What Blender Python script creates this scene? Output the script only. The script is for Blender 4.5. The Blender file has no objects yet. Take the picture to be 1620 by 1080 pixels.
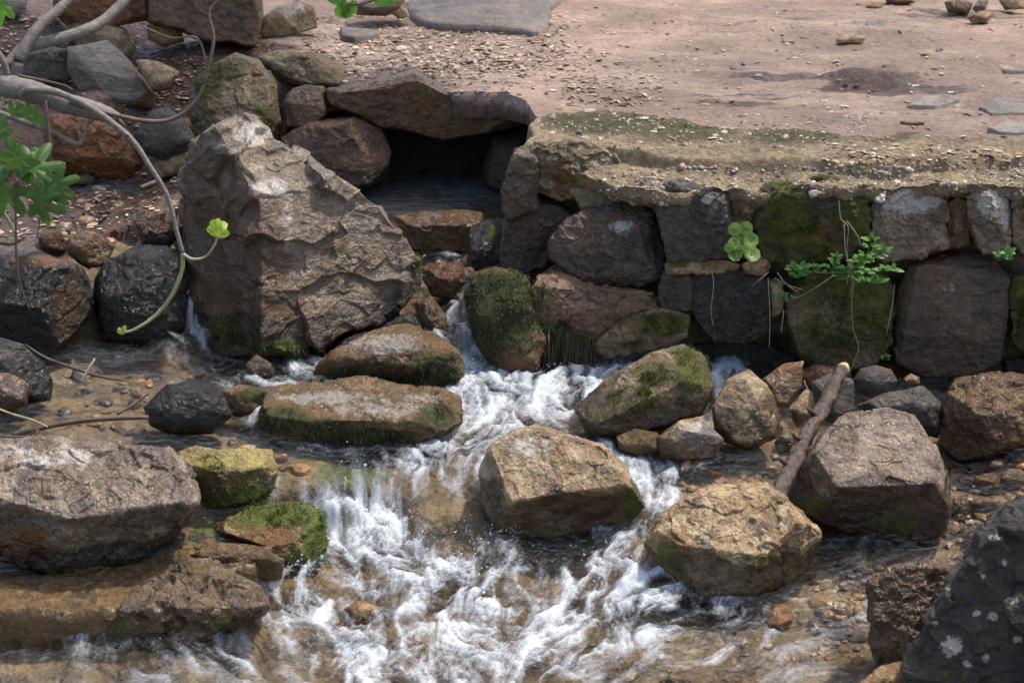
import bpy, math, random
import numpy as np
from mathutils import Vector
R = math.radians
random.seed(7); rng = np.random.default_rng(7)
SC = bpy.context.scene

# ------------------------------------------------------------------ camera
CAM = np.array([0.0, 0.0, 2.3]); PITCH = R(20); FPX = 70 / 36 * 1620
cd = bpy.data.cameras.new('camera'); co = bpy.data.objects.new('camera', cd); SC.collection.objects.link(co)
co.location = CAM; co.rotation_euler = (R(90) - PITCH, 0, 0)
cd.lens = 70; cd.sensor_width = 36; cd.clip_start = 0.05; cd.clip_end = 2000
cd.dof.use_dof = True; cd.dof.focus_distance = 5.2; cd.dof.aperture_fstop = 9
SC.camera = co
# ------------------------------------------------------------------ sky, sun, exposure
TOSUN = np.array([0.36, 0.22, 0.90]); TOSUN /= np.linalg.norm(TOSUN)
W = bpy.data.worlds.new('World'); SC.world = W; W.use_nodes = True
sky = W.node_tree.nodes.new('ShaderNodeTexSky'); sky.sky_type = 'NISHITA'; sky.sun_disc = False
sky.sun_elevation = math.asin(TOSUN[2]); sky.sun_rotation = math.atan2(TOSUN[0], TOSUN[1])
sky.dust_density = 3.0; sky.ozone_density = 0.5
W.node_tree.links.new(sky.outputs[0], W.node_tree.nodes['Background'].inputs[0])
W.node_tree.nodes['Background'].inputs[1].default_value = 0.15
sl = bpy.data.lights.new('sun', 'SUN'); so = bpy.data.objects.new('sun', sl); SC.collection.objects.link(so)
sl.energy = 2.5; sl.angle = R(2.2); sl.color = (1.0, 0.93, 0.84)
so.rotation_euler = Vector(TOSUN).to_track_quat('Z', 'Y').to_euler()
SC.view_settings.view_transform = 'Standard'; SC.view_settings.look = 'None'
SC.view_settings.gamma = 1; SC.view_settings.use_curve_mapping = False
SC.view_settings.exposure = 0.86
SC.cycles.max_bounces = 8; SC.cycles.transparent_max_bounces = 16
SC.cycles.caustics_reflective = False; SC.cycles.caustics_refractive = False
SC.cycles.sample_clamp_indirect = 4

# ------------------------------------------------------------------ geometry helpers
FW = np.array([0, math.cos(PITCH), -math.sin(PITCH)]); UP = np.array([0, math.sin(PITCH), math.cos(PITCH)]); RT = np.array([1.0, 0, 0])
def ray(px, py):
    return FW + RT * ((px - 810) / FPX) + UP * ((540 - py) / FPX)
def on_z(px, py, z):
    d = ray(px, py); return CAM + d * ((z - CAM[2]) / d[2])
def on_y(px, py, y):
    d = ray(px, py); return CAM + d * (y / d[1])
def project(P):
    q = P - CAM; t = q @ FW
    return np.stack([810 + FPX * (q @ RT) / t, 540 - FPX * (q @ UP) / t], 1)

_pr = np.random.default_rng(3)
PERM = _pr.permutation(256); PERM = np.concatenate([PERM, PERM, PERM])
GR = _pr.normal(size=(256, 3)); GR /= np.linalg.norm(GR, axis=1)[:, None]
def pnoise(P):
    i = np.floor(P).astype(np.int64); f = P - i; i &= 255
    u = f * f * f * (f * (f * 6 - 15) + 10); out = 0
    for a in (0, 1):
        for b in (0, 1):
            for c in (0, 1):
                h = PERM[PERM[PERM[(i[:, 0] + a) & 255] + ((i[:, 1] + b) & 255)] + ((i[:, 2] + c) & 255)]
                g = GR[h]
                dt = g[:, 0] * (f[:, 0] - a) + g[:, 1] * (f[:, 1] - b) + g[:, 2] * (f[:, 2] - c)
                w = (u[:, 0] if a else 1 - u[:, 0]) * (u[:, 1] if b else 1 - u[:, 1]) * (u[:, 2] if c else 1 - u[:, 2])
                out = out + w * dt
    return out * 1.5
def fbm(P, oc=4, gain=0.5, lac=2.03):
    o = 0; a = 1.0
    for k in range(oc):
        o = o + a * pnoise(P + 17.3 * k); P = P * lac; a *= gain
    return o
def ridged(P, oc=3, gain=0.5):
    o = 0; a = 1.0
    for k in range(oc):
        o = o + a * (1 - 2 * np.abs(pnoise(P + 31.7 * k))); P = P * 2.1; a *= gain
    return o
def worley(P):
    i = np.floor(P).astype(np.int64); f1 = np.full(len(P), 9.0); f2 = f1.copy(); idx = np.zeros(len(P))
    for a in (-1, 0, 1):
        for b in (-1, 0, 1):
            for c in (-1, 0, 1):
                q = i + np.array([a, b, c])
                h = PERM[PERM[PERM[q[:, 0] & 255] + (q[:, 1] & 255)] + (q[:, 2] & 255)]
                dv = q + 0.5 + GR[h] * 0.45 - P; d = np.sqrt((dv * dv).sum(1)); hv = (dv * GR[(h * 7 + 3) & 255]).sum(1)
                m = d < f1
                f2 = np.where(m, f1, np.minimum(f2, d)); idx = np.where(m, hv, idx); f1 = np.where(m, d, f1)
    return f1, f2, idx
def sstep(a, b, x):
    t = np.clip((x - a) / (b - a), 0, 1); return t * t * (3 - 2 * t)

def mesh_np(name, V, F, mat=None, smooth=True, attrs=None):
    me = bpy.data.meshes.new(name); V = np.asarray(V, np.float32); F = np.asarray(F, np.int32)
    n = F.shape[1]
    me.vertices.add(len(V)); me.vertices.foreach_set('co', V.ravel())
    me.loops.add(F.size); me.loops.foreach_set('vertex_index', F.ravel())
    me.polygons.add(len(F)); me.polygons.foreach_set('loop_start', np.arange(0, F.size, n, dtype=np.int32))
    me.polygons.foreach_set('loop_total', np.full(len(F), n, np.int32))
    me.polygons.foreach_set('use_smooth', np.full(len(F), smooth))
    me.update(calc_edges=True)
    for k, v in (attrs or {}).items():
        v = np.asarray(v, np.float32)
        a = me.attributes.new(k, 'FLOAT', 'POINT'); a.data.foreach_set('value', v.ravel())
    if mat: me.materials.append(mat)
    return me
def link(name, me, parent=None, loc=None):
    o = bpy.data.objects.new(name, me); SC.collection.objects.link(o)
    if loc is not None: o.location = loc
    if parent: o.parent = parent
    return o
def tag(o, label=None, cat=None, group=None, kind=None):
    if label: o['label'] = label
    if cat: o['category'] = cat
    if group: o['group'] = group
    if kind: o['kind'] = kind
    return o
def empty(name, loc):
    return link(name, None, None, loc)
def vnormals(V, F):
    n = np.zeros_like(V); a = V[F[:, 1]] - V[F[:, 0]]; b = V[F[:, 2]] - V[F[:, 0]]; c = np.cross(a, b)
    for k in range(F.shape[1]): np.add.at(n, F[:, k], c)
    return n / (np.linalg.norm(n, axis=1)[:, None] + 1e-12)
_ico = {}
def ico(k):
    if k not in _ico:
        import bmesh
        bm = bmesh.new(); bmesh.ops.create_icosphere(bm, subdivisions=k, radius=1)
        _ico[k] = (np.array([v.co[:] for v in bm.verts]), np.array([[v.index for v in f.verts] for f in bm.faces])); bm.free()
    return _ico[k]

# ------------------------------------------------------------------ materials
class NT:
    def __init__(s, name):
        s.m = bpy.data.materials.new(name); s.m.use_nodes = True; s.t = s.m.node_tree; s.n = s.t.nodes; s.n.clear()
        s.out = s.n.new('ShaderNodeOutputMaterial')
        s.pos = s.n.new('ShaderNodeNewGeometry').outputs['Position']
    def _in(s, sock, v):
        if hasattr(v, 'is_output'): s.t.links.new(v, sock)
        elif isinstance(v, (tuple, list)) and len(v) == 3 and sock.type == 'RGBA': sock.default_value = (*v, 1)
        else: sock.default_value = v
    def node(s, typ, ins=None, **kw):
        n = s.n.new('ShaderNode' + typ)
        for k, v in kw.items(): setattr(n, k, v)
        for k, v in (ins or {}).items(): s._in(n.inputs[k], v)
        return n
    def noise(s, sc, det=5, rough=.55, vec=None, dist=0.):
        return s.node('TexNoise', {'Scale': sc, 'Detail': det, 'Roughness': rough, 'Distortion': dist, 'Vector': vec or s.pos}).outputs['Fac']
    def vor(s, sc, feat='F1', vec=None, out='Distance'):
        return s.node('TexVoronoi', {'Scale': sc, 'Vector': vec or s.pos}, feature=feat).outputs[out]
    def map(s, scale, vec=None):
        return s.node('Mapping', {'Scale': scale, 'Vector': vec or s.pos}).outputs[0]
    def attr(s, name, out='Fac'):
        return s.node('Attribute', attribute_name=name).outputs[out]
    def math(s, op, a, b=0., c=0.):
        return s.node('Math', {0: a, 1: b, 2: c}, operation=op).outputs[0]
    def step(s, x, a, b, lo=0., hi=1.):
        return s.node('MapRange', {'Value': x, 'From Min': a, 'From Max': b, 'To Min': lo, 'To Max': hi}, interpolation_type='SMOOTHSTEP').outputs[0]
    def mix(s, f, a, b, mode='MIX'):
        n = s.n.new('ShaderNodeMix'); n.data_type = 'RGBA'; n.blend_type = mode
        s._in(n.inputs[0], f); s._in(n.inputs[6], a); s._in(n.inputs[7], b); return n.outputs[2]
    def bump(s, h, strength=.5, dist=.01, nrm=None):
        i = {'Height': h, 'Strength': strength, 'Distance': dist}
        if nrm: i['Normal'] = nrm
        return s.node('Bump', i).outputs[0]
    def bsdf(s, col, rough=.8, nrm=None, spec=.5, **kw):
        i = {'Base Color': col, 'Roughness': rough, 'Specular IOR Level': spec}
        if nrm: i['Normal'] = nrm
        i.update(kw)
        b = s.node('BsdfPrincipled', i); s.t.links.new(b.outputs[0], s.out.inputs[0]); return b
    def surf(s, o): s.t.links.new(o, s.out.inputs[0]); return s.m

PALE = (.52, .53, .55); MOSSA = (.06, .075, .010); MOSSB = (.17, .145, .022)
def rock_mat(name, a, b, c, camt=.5, sc=6., rough=.36, och=None, oamt=.55, olive=(.085, .07, .022), ol=.35, bump=.6, dark=(.035, .03, .025), damt=.6, stain=(.2, .1, .03), wetmul=.38, strata=0., mossa=MOSSA, mossb=MOSSB, speck=.24, lich=0.):
    s = NT(name)
    vec = s.pos
    if strata: vec = s.map((1., 1., 1 + strata))
    n1 = s.noise(sc, 8, .62, vec, .6); n2 = s.noise(sc * 3.7, 8, .65, vec, .3); n3 = s.noise(sc * 16, 6, .65); n4 = s.noise(sc * 1.9, 6, .7, vec, 1.2)
    n5 = s.noise(sc * 45, 3, .6)
    col = s.mix(s.step(n1, .42, .58), a, b)
    if och:
        n6 = s.noise(sc * .9, 8, .66, s.map((1.2, 1., .8), s.pos), 1.4)
        col = s.mix(s.math('MULTIPLY', s.step(n6, .47, .56), oamt), col, s.mix(s.step(n2, .35, .62), och, tuple(x * .45 for x in och)))
        n7 = s.noise(sc * 1.2, 8, .66, s.node('VectorMath', {0: s.pos, 1: (7.3, 2.1, 4.4)}, operation='ADD').outputs[0], 1.)
        col = s.mix(s.math('MULTIPLY', s.step(n7, .53, .64), ol), col, olive)
    col = s.mix(s.math('MULTIPLY', s.step(n2, .52, .60), camt), col, c)
    col = s.mix(s.math('MULTIPLY', s.step(n4, .55, .63), damt), col, dark)
    # veins and speckle
    v = s.math('ABSOLUTE', s.math('SUBTRACT', s.noise(sc * 2.3, 5, .6, vec, 2.), .5))
    col = s.mix(s.math('MULTIPLY', s.step(v, .015, .0), .5), col, c)
    col = s.mix(speck, col, s.mix(s.step(n3, .3, .7), (.25, .25, .25), (1.6, 1.6, 1.6)), 'MULTIPLY')
    col = s.mix(speck * .6, col, s.mix(s.step(n5, .35, .65), (.4, .4, .4), (1.5, 1.5, 1.5)), 'MULTIPLY')
    nm = s.math('ADD', s.math('MULTIPLY', n2, .6), s.math('MULTIPLY', n4, .4))
    nm = s.math('ADD', s.math('MULTIPLY', nm, .75), s.math('MULTIPLY', n3, .25))
    def m(at, k=1., src=nm):
        x = s.math('ADD', s.attr(at), s.math('MULTIPLY', s.math('SUBTRACT', src, .5), 2.6 * k))
        return s.step(s.math('MULTIPLY', x, s.step(s.attr(at), 0., .35)), .32, .62)
    col = s.mix(s.math('MULTIPLY', m('pale', 1. + lich * .5, s.math('ADD', s.math('MULTIPLY', nm, 1 - lich), s.math('MULTIPLY', n3, lich))), .85), col, s.mix(n3, PALE, tuple(x * .6 for x in PALE)))
    col = s.mix(s.math('MULTIPLY', m('stain', .8, n4), .85), col, s.mix(n3, stain, tuple(x * .5 for x in stain)))
    col = s.mix(1., col, (1.0, .885, .74), 'MULTIPLY')
    wm = s.step(s.math('ADD', s.attr('wet'), s.math('MULTIPLY', s.math('SUBTRACT', n1, .5), .9)), .35, .6)
    col = s.mix(wm, col, s.mix(1., col, (wetmul, wetmul * .97, wetmul * .92), 'MULTIPLY'))
    mm = m('moss', 1.1, s.math('ADD', s.math('MULTIPLY', nm, .65), s.math('MULTIPLY', n3, .35)))
    gcol = s.mix(s.step(n2, .4, .62), s.mix(s.step(n5, .3, .7), mossa, tuple(x * .45 for x in mossa)), s.mix(s.step(n5, .3, .7), mossb, mossa))
    col = s.mix(s.math('MULTIPLY', mm, .92), col, gcol)
    rg = s.mix(wm, (rough,) * 3, s.mix(n2, (.04,) * 3, (.34,) * 3)); rg = s.mix(mm, rg, (.95,) * 3)
    h = s.math('ADD', s.math('MULTIPLY', s.noise(sc * 4.5, 9, .56, vec, .5), 1.6), s.math('MULTIPLY', s.noise(sc * 22, 5, .6), .16))
    h = s.math('ADD', h, s.math('MULTIPLY', s.step(v, .0, .02), .12))
    h = s.math('ADD', h, s.math('MULTIPLY', s.step(s.vor(sc * 9, 'DISTANCE_TO_EDGE', s.node('VectorMath', {0: vec, 1: s.node('VectorMath', {0: s.node('TexNoise', {'Scale': sc * 4, 'Vector': s.pos}).outputs['Color'], 'Scale': .12}, operation='SCALE').outputs[0]}).outputs[0]), .0, .06), .12))
    h = s.math('ADD', h, s.math('MULTIPLY', mm, s.math('MULTIPLY', n5, 1.2)))
    s.bsdf(col, rg, s.bump(h, bump, .022), .5)
    return s.m

M = {}
M['lime'] = rock_mat('limestone', (.36, .295, .20), (.19, .14, .085), (.47, .39, .27), .6, och=(.28, .175, .075), oamt=.5, ol=.6)
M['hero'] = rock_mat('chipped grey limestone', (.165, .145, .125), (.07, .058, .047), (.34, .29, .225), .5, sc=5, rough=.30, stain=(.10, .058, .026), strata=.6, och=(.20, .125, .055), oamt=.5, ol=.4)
M['tan'] = rock_mat('tan limestone', (.44, .345, .215), (.23, .165, .09), (.55, .47, .34), .6, sc=7, och=(.30, .185, .075), oamt=.5, ol=.6, damt=.75)
M['grey'] = rock_mat('grey stone', (.26, .25, .24), (.17, .16, .15), (.33, .28, .22), .4, sc=4, strata=2., damt=.3, rough=.65)
M['violet'] = rock_mat('brown grey stone', (.225, .185, .16), (.12, .095, .08), (.36, .29, .22), .5, sc=5.5, och=(.20, .115, .05), oamt=.35, ol=.3)
M['slab'] = rock_mat('blue grey slab', (.165, .16, .16), (.11, .105, .105), (.24, .19, .15), .5, sc=5, damt=.4, rough=.6, och=(.22, .16, .12), oamt=.4, ol=0.)
M['slate'] = rock_mat('cool dark limestone', (.135, .12, .108), (.065, .058, .053), (.36, .30, .23), .55, sc=4.5, rough=.36, och=(.19, .11, .045), oamt=.35, ol=.25)
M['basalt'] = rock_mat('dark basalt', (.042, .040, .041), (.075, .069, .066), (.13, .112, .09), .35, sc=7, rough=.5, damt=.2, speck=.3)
M['black'] = rock_mat('black wet basalt', (.022, .021, .022), (.04, .037, .035), (.08, .065, .048), .4, sc=9, rough=.3, damt=.1)
M['brown'] = rock_mat('brown stone', (.155, .10, .065), (.085, .058, .042), (.24, .165, .10), .45, sc=5, och=(.21, .11, .045), oamt=.4, ol=.2)
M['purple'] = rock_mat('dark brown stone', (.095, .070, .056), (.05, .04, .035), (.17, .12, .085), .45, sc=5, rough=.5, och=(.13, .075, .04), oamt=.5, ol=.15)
M['rust'] = rock_mat('rusty stone', (.26, .12, .05), (.13, .062, .032), (.38, .23, .12), .45, sc=8, bump=.8)
M['ochre'] = rock_mat('ochre stone', (.38, .24, .11), (.21, .12, .055), (.47, .37, .22), .5, sc=8, och=(.28, .13, .045))
M['mossrock'] = rock_mat('mossy stone', (.215, .175, .115), (.11, .09, .055), (.34, .285, .18), .5, sc=7, stain=(.14, .07, .014), och=(.19, .115, .04), ol=.6)
M['lichen'] = rock_mat('yellow green stone', (.33, .29, .10), (.21, .19, .055), (.44, .39, .19), .5, sc=9, mossa=(.10, .12, .02), mossb=(.19, .18, .03), och=(.30, .21, .07), oamt=.4)
M['wetmoss'] = rock_mat('wet algae stone', (.20, .135, .058), (.095, .07, .033), (.36, .27, .14), .5, sc=9, wetmul=.68, rough=.2, mossa=(.03, .042, .010), mossb=(.10, .11, .022), och=(.25, .14, .045), ol=.5)
M['greenwet'] = rock_mat('green algae stone', (.27, .21, .085), (.15, .125, .045), (.40, .33, .17), .5, sc=8, wetmul=.75, rough=.22, mossa=(.07, .105, .018), mossb=(.17, .19, .035), och=(.30, .17, .04), ol=.3)
M['pocked'] = rock_mat('pocked stone', (.25, .19, .125), (.12, .092, .068), (.36, .27, .18), .5, sc=8, rough=.35, wetmul=.6, och=(.22, .125, .055), damt=.8)
M['mortar'] = rock_mat('old mortar', (.36, .305, .205), (.23, .195, .13), (.38, .34, .26), .5, sc=9, rough=.85, mossa=(.13, .13, .04), mossb=(.20, .185, .075), bump=.9, stain=(.24, .16, .115), damt=.3)
M['foredark'] = rock_mat('lichen spotted basalt', (.024, .023, .024), (.04, .037, .036), (.10, .07, .05), .35, sc=8, rough=.75, damt=.15, lich=.75)

def leaf_mat(name, a, b, sc=30, tr=.35):
    s = NT(name); n = s.noise(sc, 4, .6)
    col = s.mix(s.step(n, .3, .7), a, b)
    bd = s.node('BsdfPrincipled', {'Base Color': col, 'Roughness': .45, 'Specular IOR Level': .4, 'Normal': s.bump(s.noise(sc * 4, 3), .25, .004)})
    tl = s.node('BsdfTranslucent', {'Color': s.mix(1., col, (1.2, 1.3, .6), 'MULTIPLY')})
    return s.surf(s.node('MixShader', {0: tr, 1: bd.outputs[0], 2: tl.outputs[0]}).outputs[0])
M['figleaf'] = leaf_mat('fig leaf', (.065, .13, .03), (.095, .175, .045))
M['bud'] = leaf_mat('fresh bud', (.30, .42, .05), (.40, .48, .08))
M['herb'] = leaf_mat('herb leaf', (.09, .22, .035), (.15, .30, .06))
M['penny'] = leaf_mat('pennywort leaf', (.17, .26, .05), (.25, .33, .09), 20)
M['mossblade'] = leaf_mat('moss blade', (.045, .075, .010), (.12, .14, .025), 60, .25)
M['algae'] = leaf_mat('dark algae', (.022, .030, .008), (.06, .065, .015), 50, .2)
M['rootlet'] = leaf_mat('rootlet', (.05, .042, .02), (.12, .095, .05), 50, .2)
M['crownleaf'] = leaf_mat('crown leaf', (.06, .11, .025), (.09, .15, .03), 3)
def plain(name, a, b, sc=40, rough=.8, bump=.5, vecscale=None):
    s = NT(name); v = s.map(vecscale) if vecscale else s.pos
    n = s.noise(sc, 6, .65, v)
    s.bsdf(s.mix(s.step(n, .35, .65), a, b), rough, s.bump(s.noise(sc * 2, 6, .7, v), bump, .006)); return s.m
M['bark'] = plain('grey fig bark', (.20, .18, .155), (.12, .105, .088), 45, .65, .8)
M['barkdark'] = plain('brown twig bark', (.13, .085, .06), (.07, .045, .032), 40, .6)
M['barkgreen'] = plain('young green bark', (.36, .36, .17), (.27, .25, .12), 40, .6)
M['logbark'] = plain('wet log bark', (.12, .078, .056), (.03, .022, .018), 55, .32, 1., (1.6, .8, .8))
M['logend'] = plain('broken pale wood', (.55, .40, .20), (.36, .24, .11), 60, .8)
M['drystem'] = plain('dry stem', (.36, .30, .2), (.24, .19, .12), 40, .9)

def stone_scatter_mat(name, cols, rough=.8):
    s = NT(name); r = s.attr('rnd'); c = cols[0]
    for k, cc in enumerate(cols[1:]): c = s.mix(s.step(r, (k + .9) / len(cols), (k + 1.1) / len(cols)), c, cc)
    n = s.noise(90, 5, .65)
    c = s.mix(.6, c, s.mix(s.step(n, .3, .7), (.45,) * 3, (1.3,) * 3), 'MULTIPLY')
    s.bsdf(c, rough, s.bump(n, .5, .004)); return s.m
M['gravel'] = stone_scatter_mat('gravel', [(.30, .23, .18), (.42, .34, .27), (.17, .15, .14), (.36, .26, .19), (.55, .48, .40)])
M['chips'] = stone_scatter_mat('leaf litter', [(.48, .34, .24), (.30, .19, .13), (.60, .47, .35), (.16, .10, .07), (.42, .30, .2)])
M['wetpebble'] = stone_scatter_mat('wet pebble', [(.30, .20, .10), (.20, .15, .10), (.36, .27, .17), (.12, .10, .085), (.40, .22, .11)], .3)

# dirt
s = NT('trodden dirt')
n1 = s.noise(1.6, 6, .6, s.map((1., 1.6, 1.))); n2 = s.noise(9, 8, .65, s.map((.6, 1.6, 1.))); n3 = s.noise(60, 6, .7)
c = s.mix(s.step(n1, .42, .58), (.345, .245, .18), (.215, .148, .108))
c = s.mix(s.step(n2, .42, .68), c, (.22, .155, .12))
c = s.mix(.55, c, s.mix(s.step(n3, .3, .7), (.5, .48, .46), (1.35, 1.35, 1.35)), 'MULTIPLY')
c = s.mix(s.step(s.vor(120, out='Distance'), .18, .1, 0., .35), c, (.5, .41, .34))
mud = s.step(s.math('ADD', s.attr('mud'), s.math('MULTIPLY', s.math('SUBTRACT', n2, .5), 1.6)), .35, .65)
c = s.mix(mud, c, s.mix(s.step(n3, .35, .65), (.055, .030, .02), (.15, .086, .056)))
mo = s.step(s.math('ADD', s.attr('moss'), s.math('MULTIPLY', s.math('SUBTRACT', n2, .5), 1.6)), .35, .65)
c = s.mix(s.math('MULTIPLY', mo, .8), c, s.mix(n3, (.13, .13, .04), (.22, .2, .09)))
h = s.math('ADD', s.noise(14, 10, .72), s.math('MULTIPLY', n3, .35))
h = s.math('MULTIPLY', h, s.math('ADD', .5, s.math('MULTIPLY', mud, 1.)))
s.bsdf(c, s.mix(mud, (.85,) * 3, (.45,) * 3), s.bump(h, .7, .03), .4); M['dirt'] = s.m

# stream bed
s = NT('stream bed')
n1 = s.noise(4, 7, .62, None, .5); n2 = s.noise(16, 7, .65); n3 = s.noise(70, 5, .65)
c = s.mix(s.step(n1, .36, .62), (.285, .21, .125), (.15, .118, .075))
c = s.mix(s.step(n2, .5, .66, 0, .7), c, (.40, .33, .23))
c = s.mix(s.step(s.noise(7, 6, .65, None, 1.), .54, .68, 0, .75), c, (.055, .052, .03))
c = s.mix(.5, c, s.mix(s.step(n3, .3, .7), (.4,) * 3, (1.4,) * 3), 'MULTIPLY')
mud = s.step(s.math('ADD', s.attr('mud'), s.math('MULTIPLY', s.math('SUBTRACT', n2, .5), 1.4)), .35, .65)
c = s.mix(mud, c, s.mix(s.step(n3, .35, .65), (.035, .022, .016), (.11, .068, .045)))
gr = s.step(s.math('ADD', s.attr('moss'), s.math('MULTIPLY', s.math('SUBTRACT', n2, .5), 1.4)), .35, .65)
c = s.mix(gr, c, s.mix(n3, (.035, .065, .022), (.14, .17, .05)))
s.bsdf(c, .35, s.bump(s.math('ADD', s.noise(22, 9, .7), s.math('MULTIPLY', n3, .4)), .7, .02), .5); M['bed'] = s.m

# water
s = NT('running water')
fm = s.attr('foam'); fine = s.noise(260, 4, .7, s.pos, .4); fine2 = s.noise(70, 5, .7)
ff = s.step(s.math('ADD', fm, s.math('ADD', s.math('MULTIPLY', s.math('SUBTRACT', fine, .5), 1.25), s.math('MULTIPLY', s.math('SUBTRACT', fine2, .5), .5))), .12, 1.38)
nb = s.bump(s.math('ADD', s.noise(55, 5, .6, None, .8), s.math('MULTIPLY', fine, .25)), 1., s.math('ADD', .016, s.math('MULTIPLY', s.attr('turb'), .13)))
nb2 = s.bump(s.noise(40, 4, .5, None, .8), 1., s.math('ADD', .006, s.math('MULTIPLY', s.attr('turb'), .02)))
fr = s.node('Fresnel', {'IOR': 1.34, 'Normal': nb2}).outputs[0]
tp = s.node('BsdfTransparent', {'Color': (.93, .90, .83)}); gl = s.node('BsdfGlossy', {'Color': (1, 1, 1), 'Roughness': .10, 'Normal': nb})
wt = s.node('MixShader', {0: fr, 1: tp.outputs[0], 2: gl.outputs[0]})
fo = s.node('BsdfPrincipled', {'Base Color': (.60, .645, .69), 'Roughness': .3, 'Specular IOR Level': .5, 'Normal': s.bump(s.math('ADD', fine, fine2), .5, .008)})
s.surf(s.node('MixShader', {0: s.math('MULTIPLY', ff, .9), 1: wt.outputs[0], 2: fo.outputs[0]}).outputs[0]); M['water'] = s.m
s = NT('water droplet')
fr = s.node('Fresnel', {'IOR': 1.34}).outputs[0]
a_ = s.node('MixShader', {0: .45, 1: s.node('BsdfTransparent').outputs[0], 2: s.node('BsdfDiffuse', {'Color': (.85, .88, .9)}).outputs[0]})
s.surf(s.node('MixShader', {0: fr, 1: a_.outputs[0], 2: s.node('BsdfGlossy', {'Roughness': .03}).outputs[0]}).outputs[0]); M['drop'] = s.m

# ------------------------------------------------------------------ scattered fields from control points
def idw(ctrl, cols, X, Y, eps=.05, pw=2.):
    shp = X.shape; x = X.ravel(); y = Y.ravel(); num = [np.zeros(x.size) for _ in cols]; den = np.zeros(x.size)
    for r in ctrl:
        w = 1 / ((x - r[0]) ** 2 + (y - r[1]) ** 2 + eps ** 2) ** pw; den += w
        for k, c in enumerate(cols): num[k] += w * r[c]
    return [(n / den).reshape(shp) for n in num]
def axis(lo, hi, step, flo, fhi):
    a = list(np.arange(lo, hi, step)); d = step
    while a[-1] < fhi: d *= 1.35; a.append(a[-1] + d)
    b = []; d = step; x = lo
    while x > flo: d *= 1.35; x -= d; b.append(x)
    return np.array(b[::-1] + a)
def grid_faces(nr, nc):
    i = np.arange(nr * nc).reshape(nr, nc)
    return np.stack([i[:-1, :-1], i[:-1, 1:], i[1:, 1:], i[1:, :-1]], -1).reshape(-1, 4)

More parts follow.
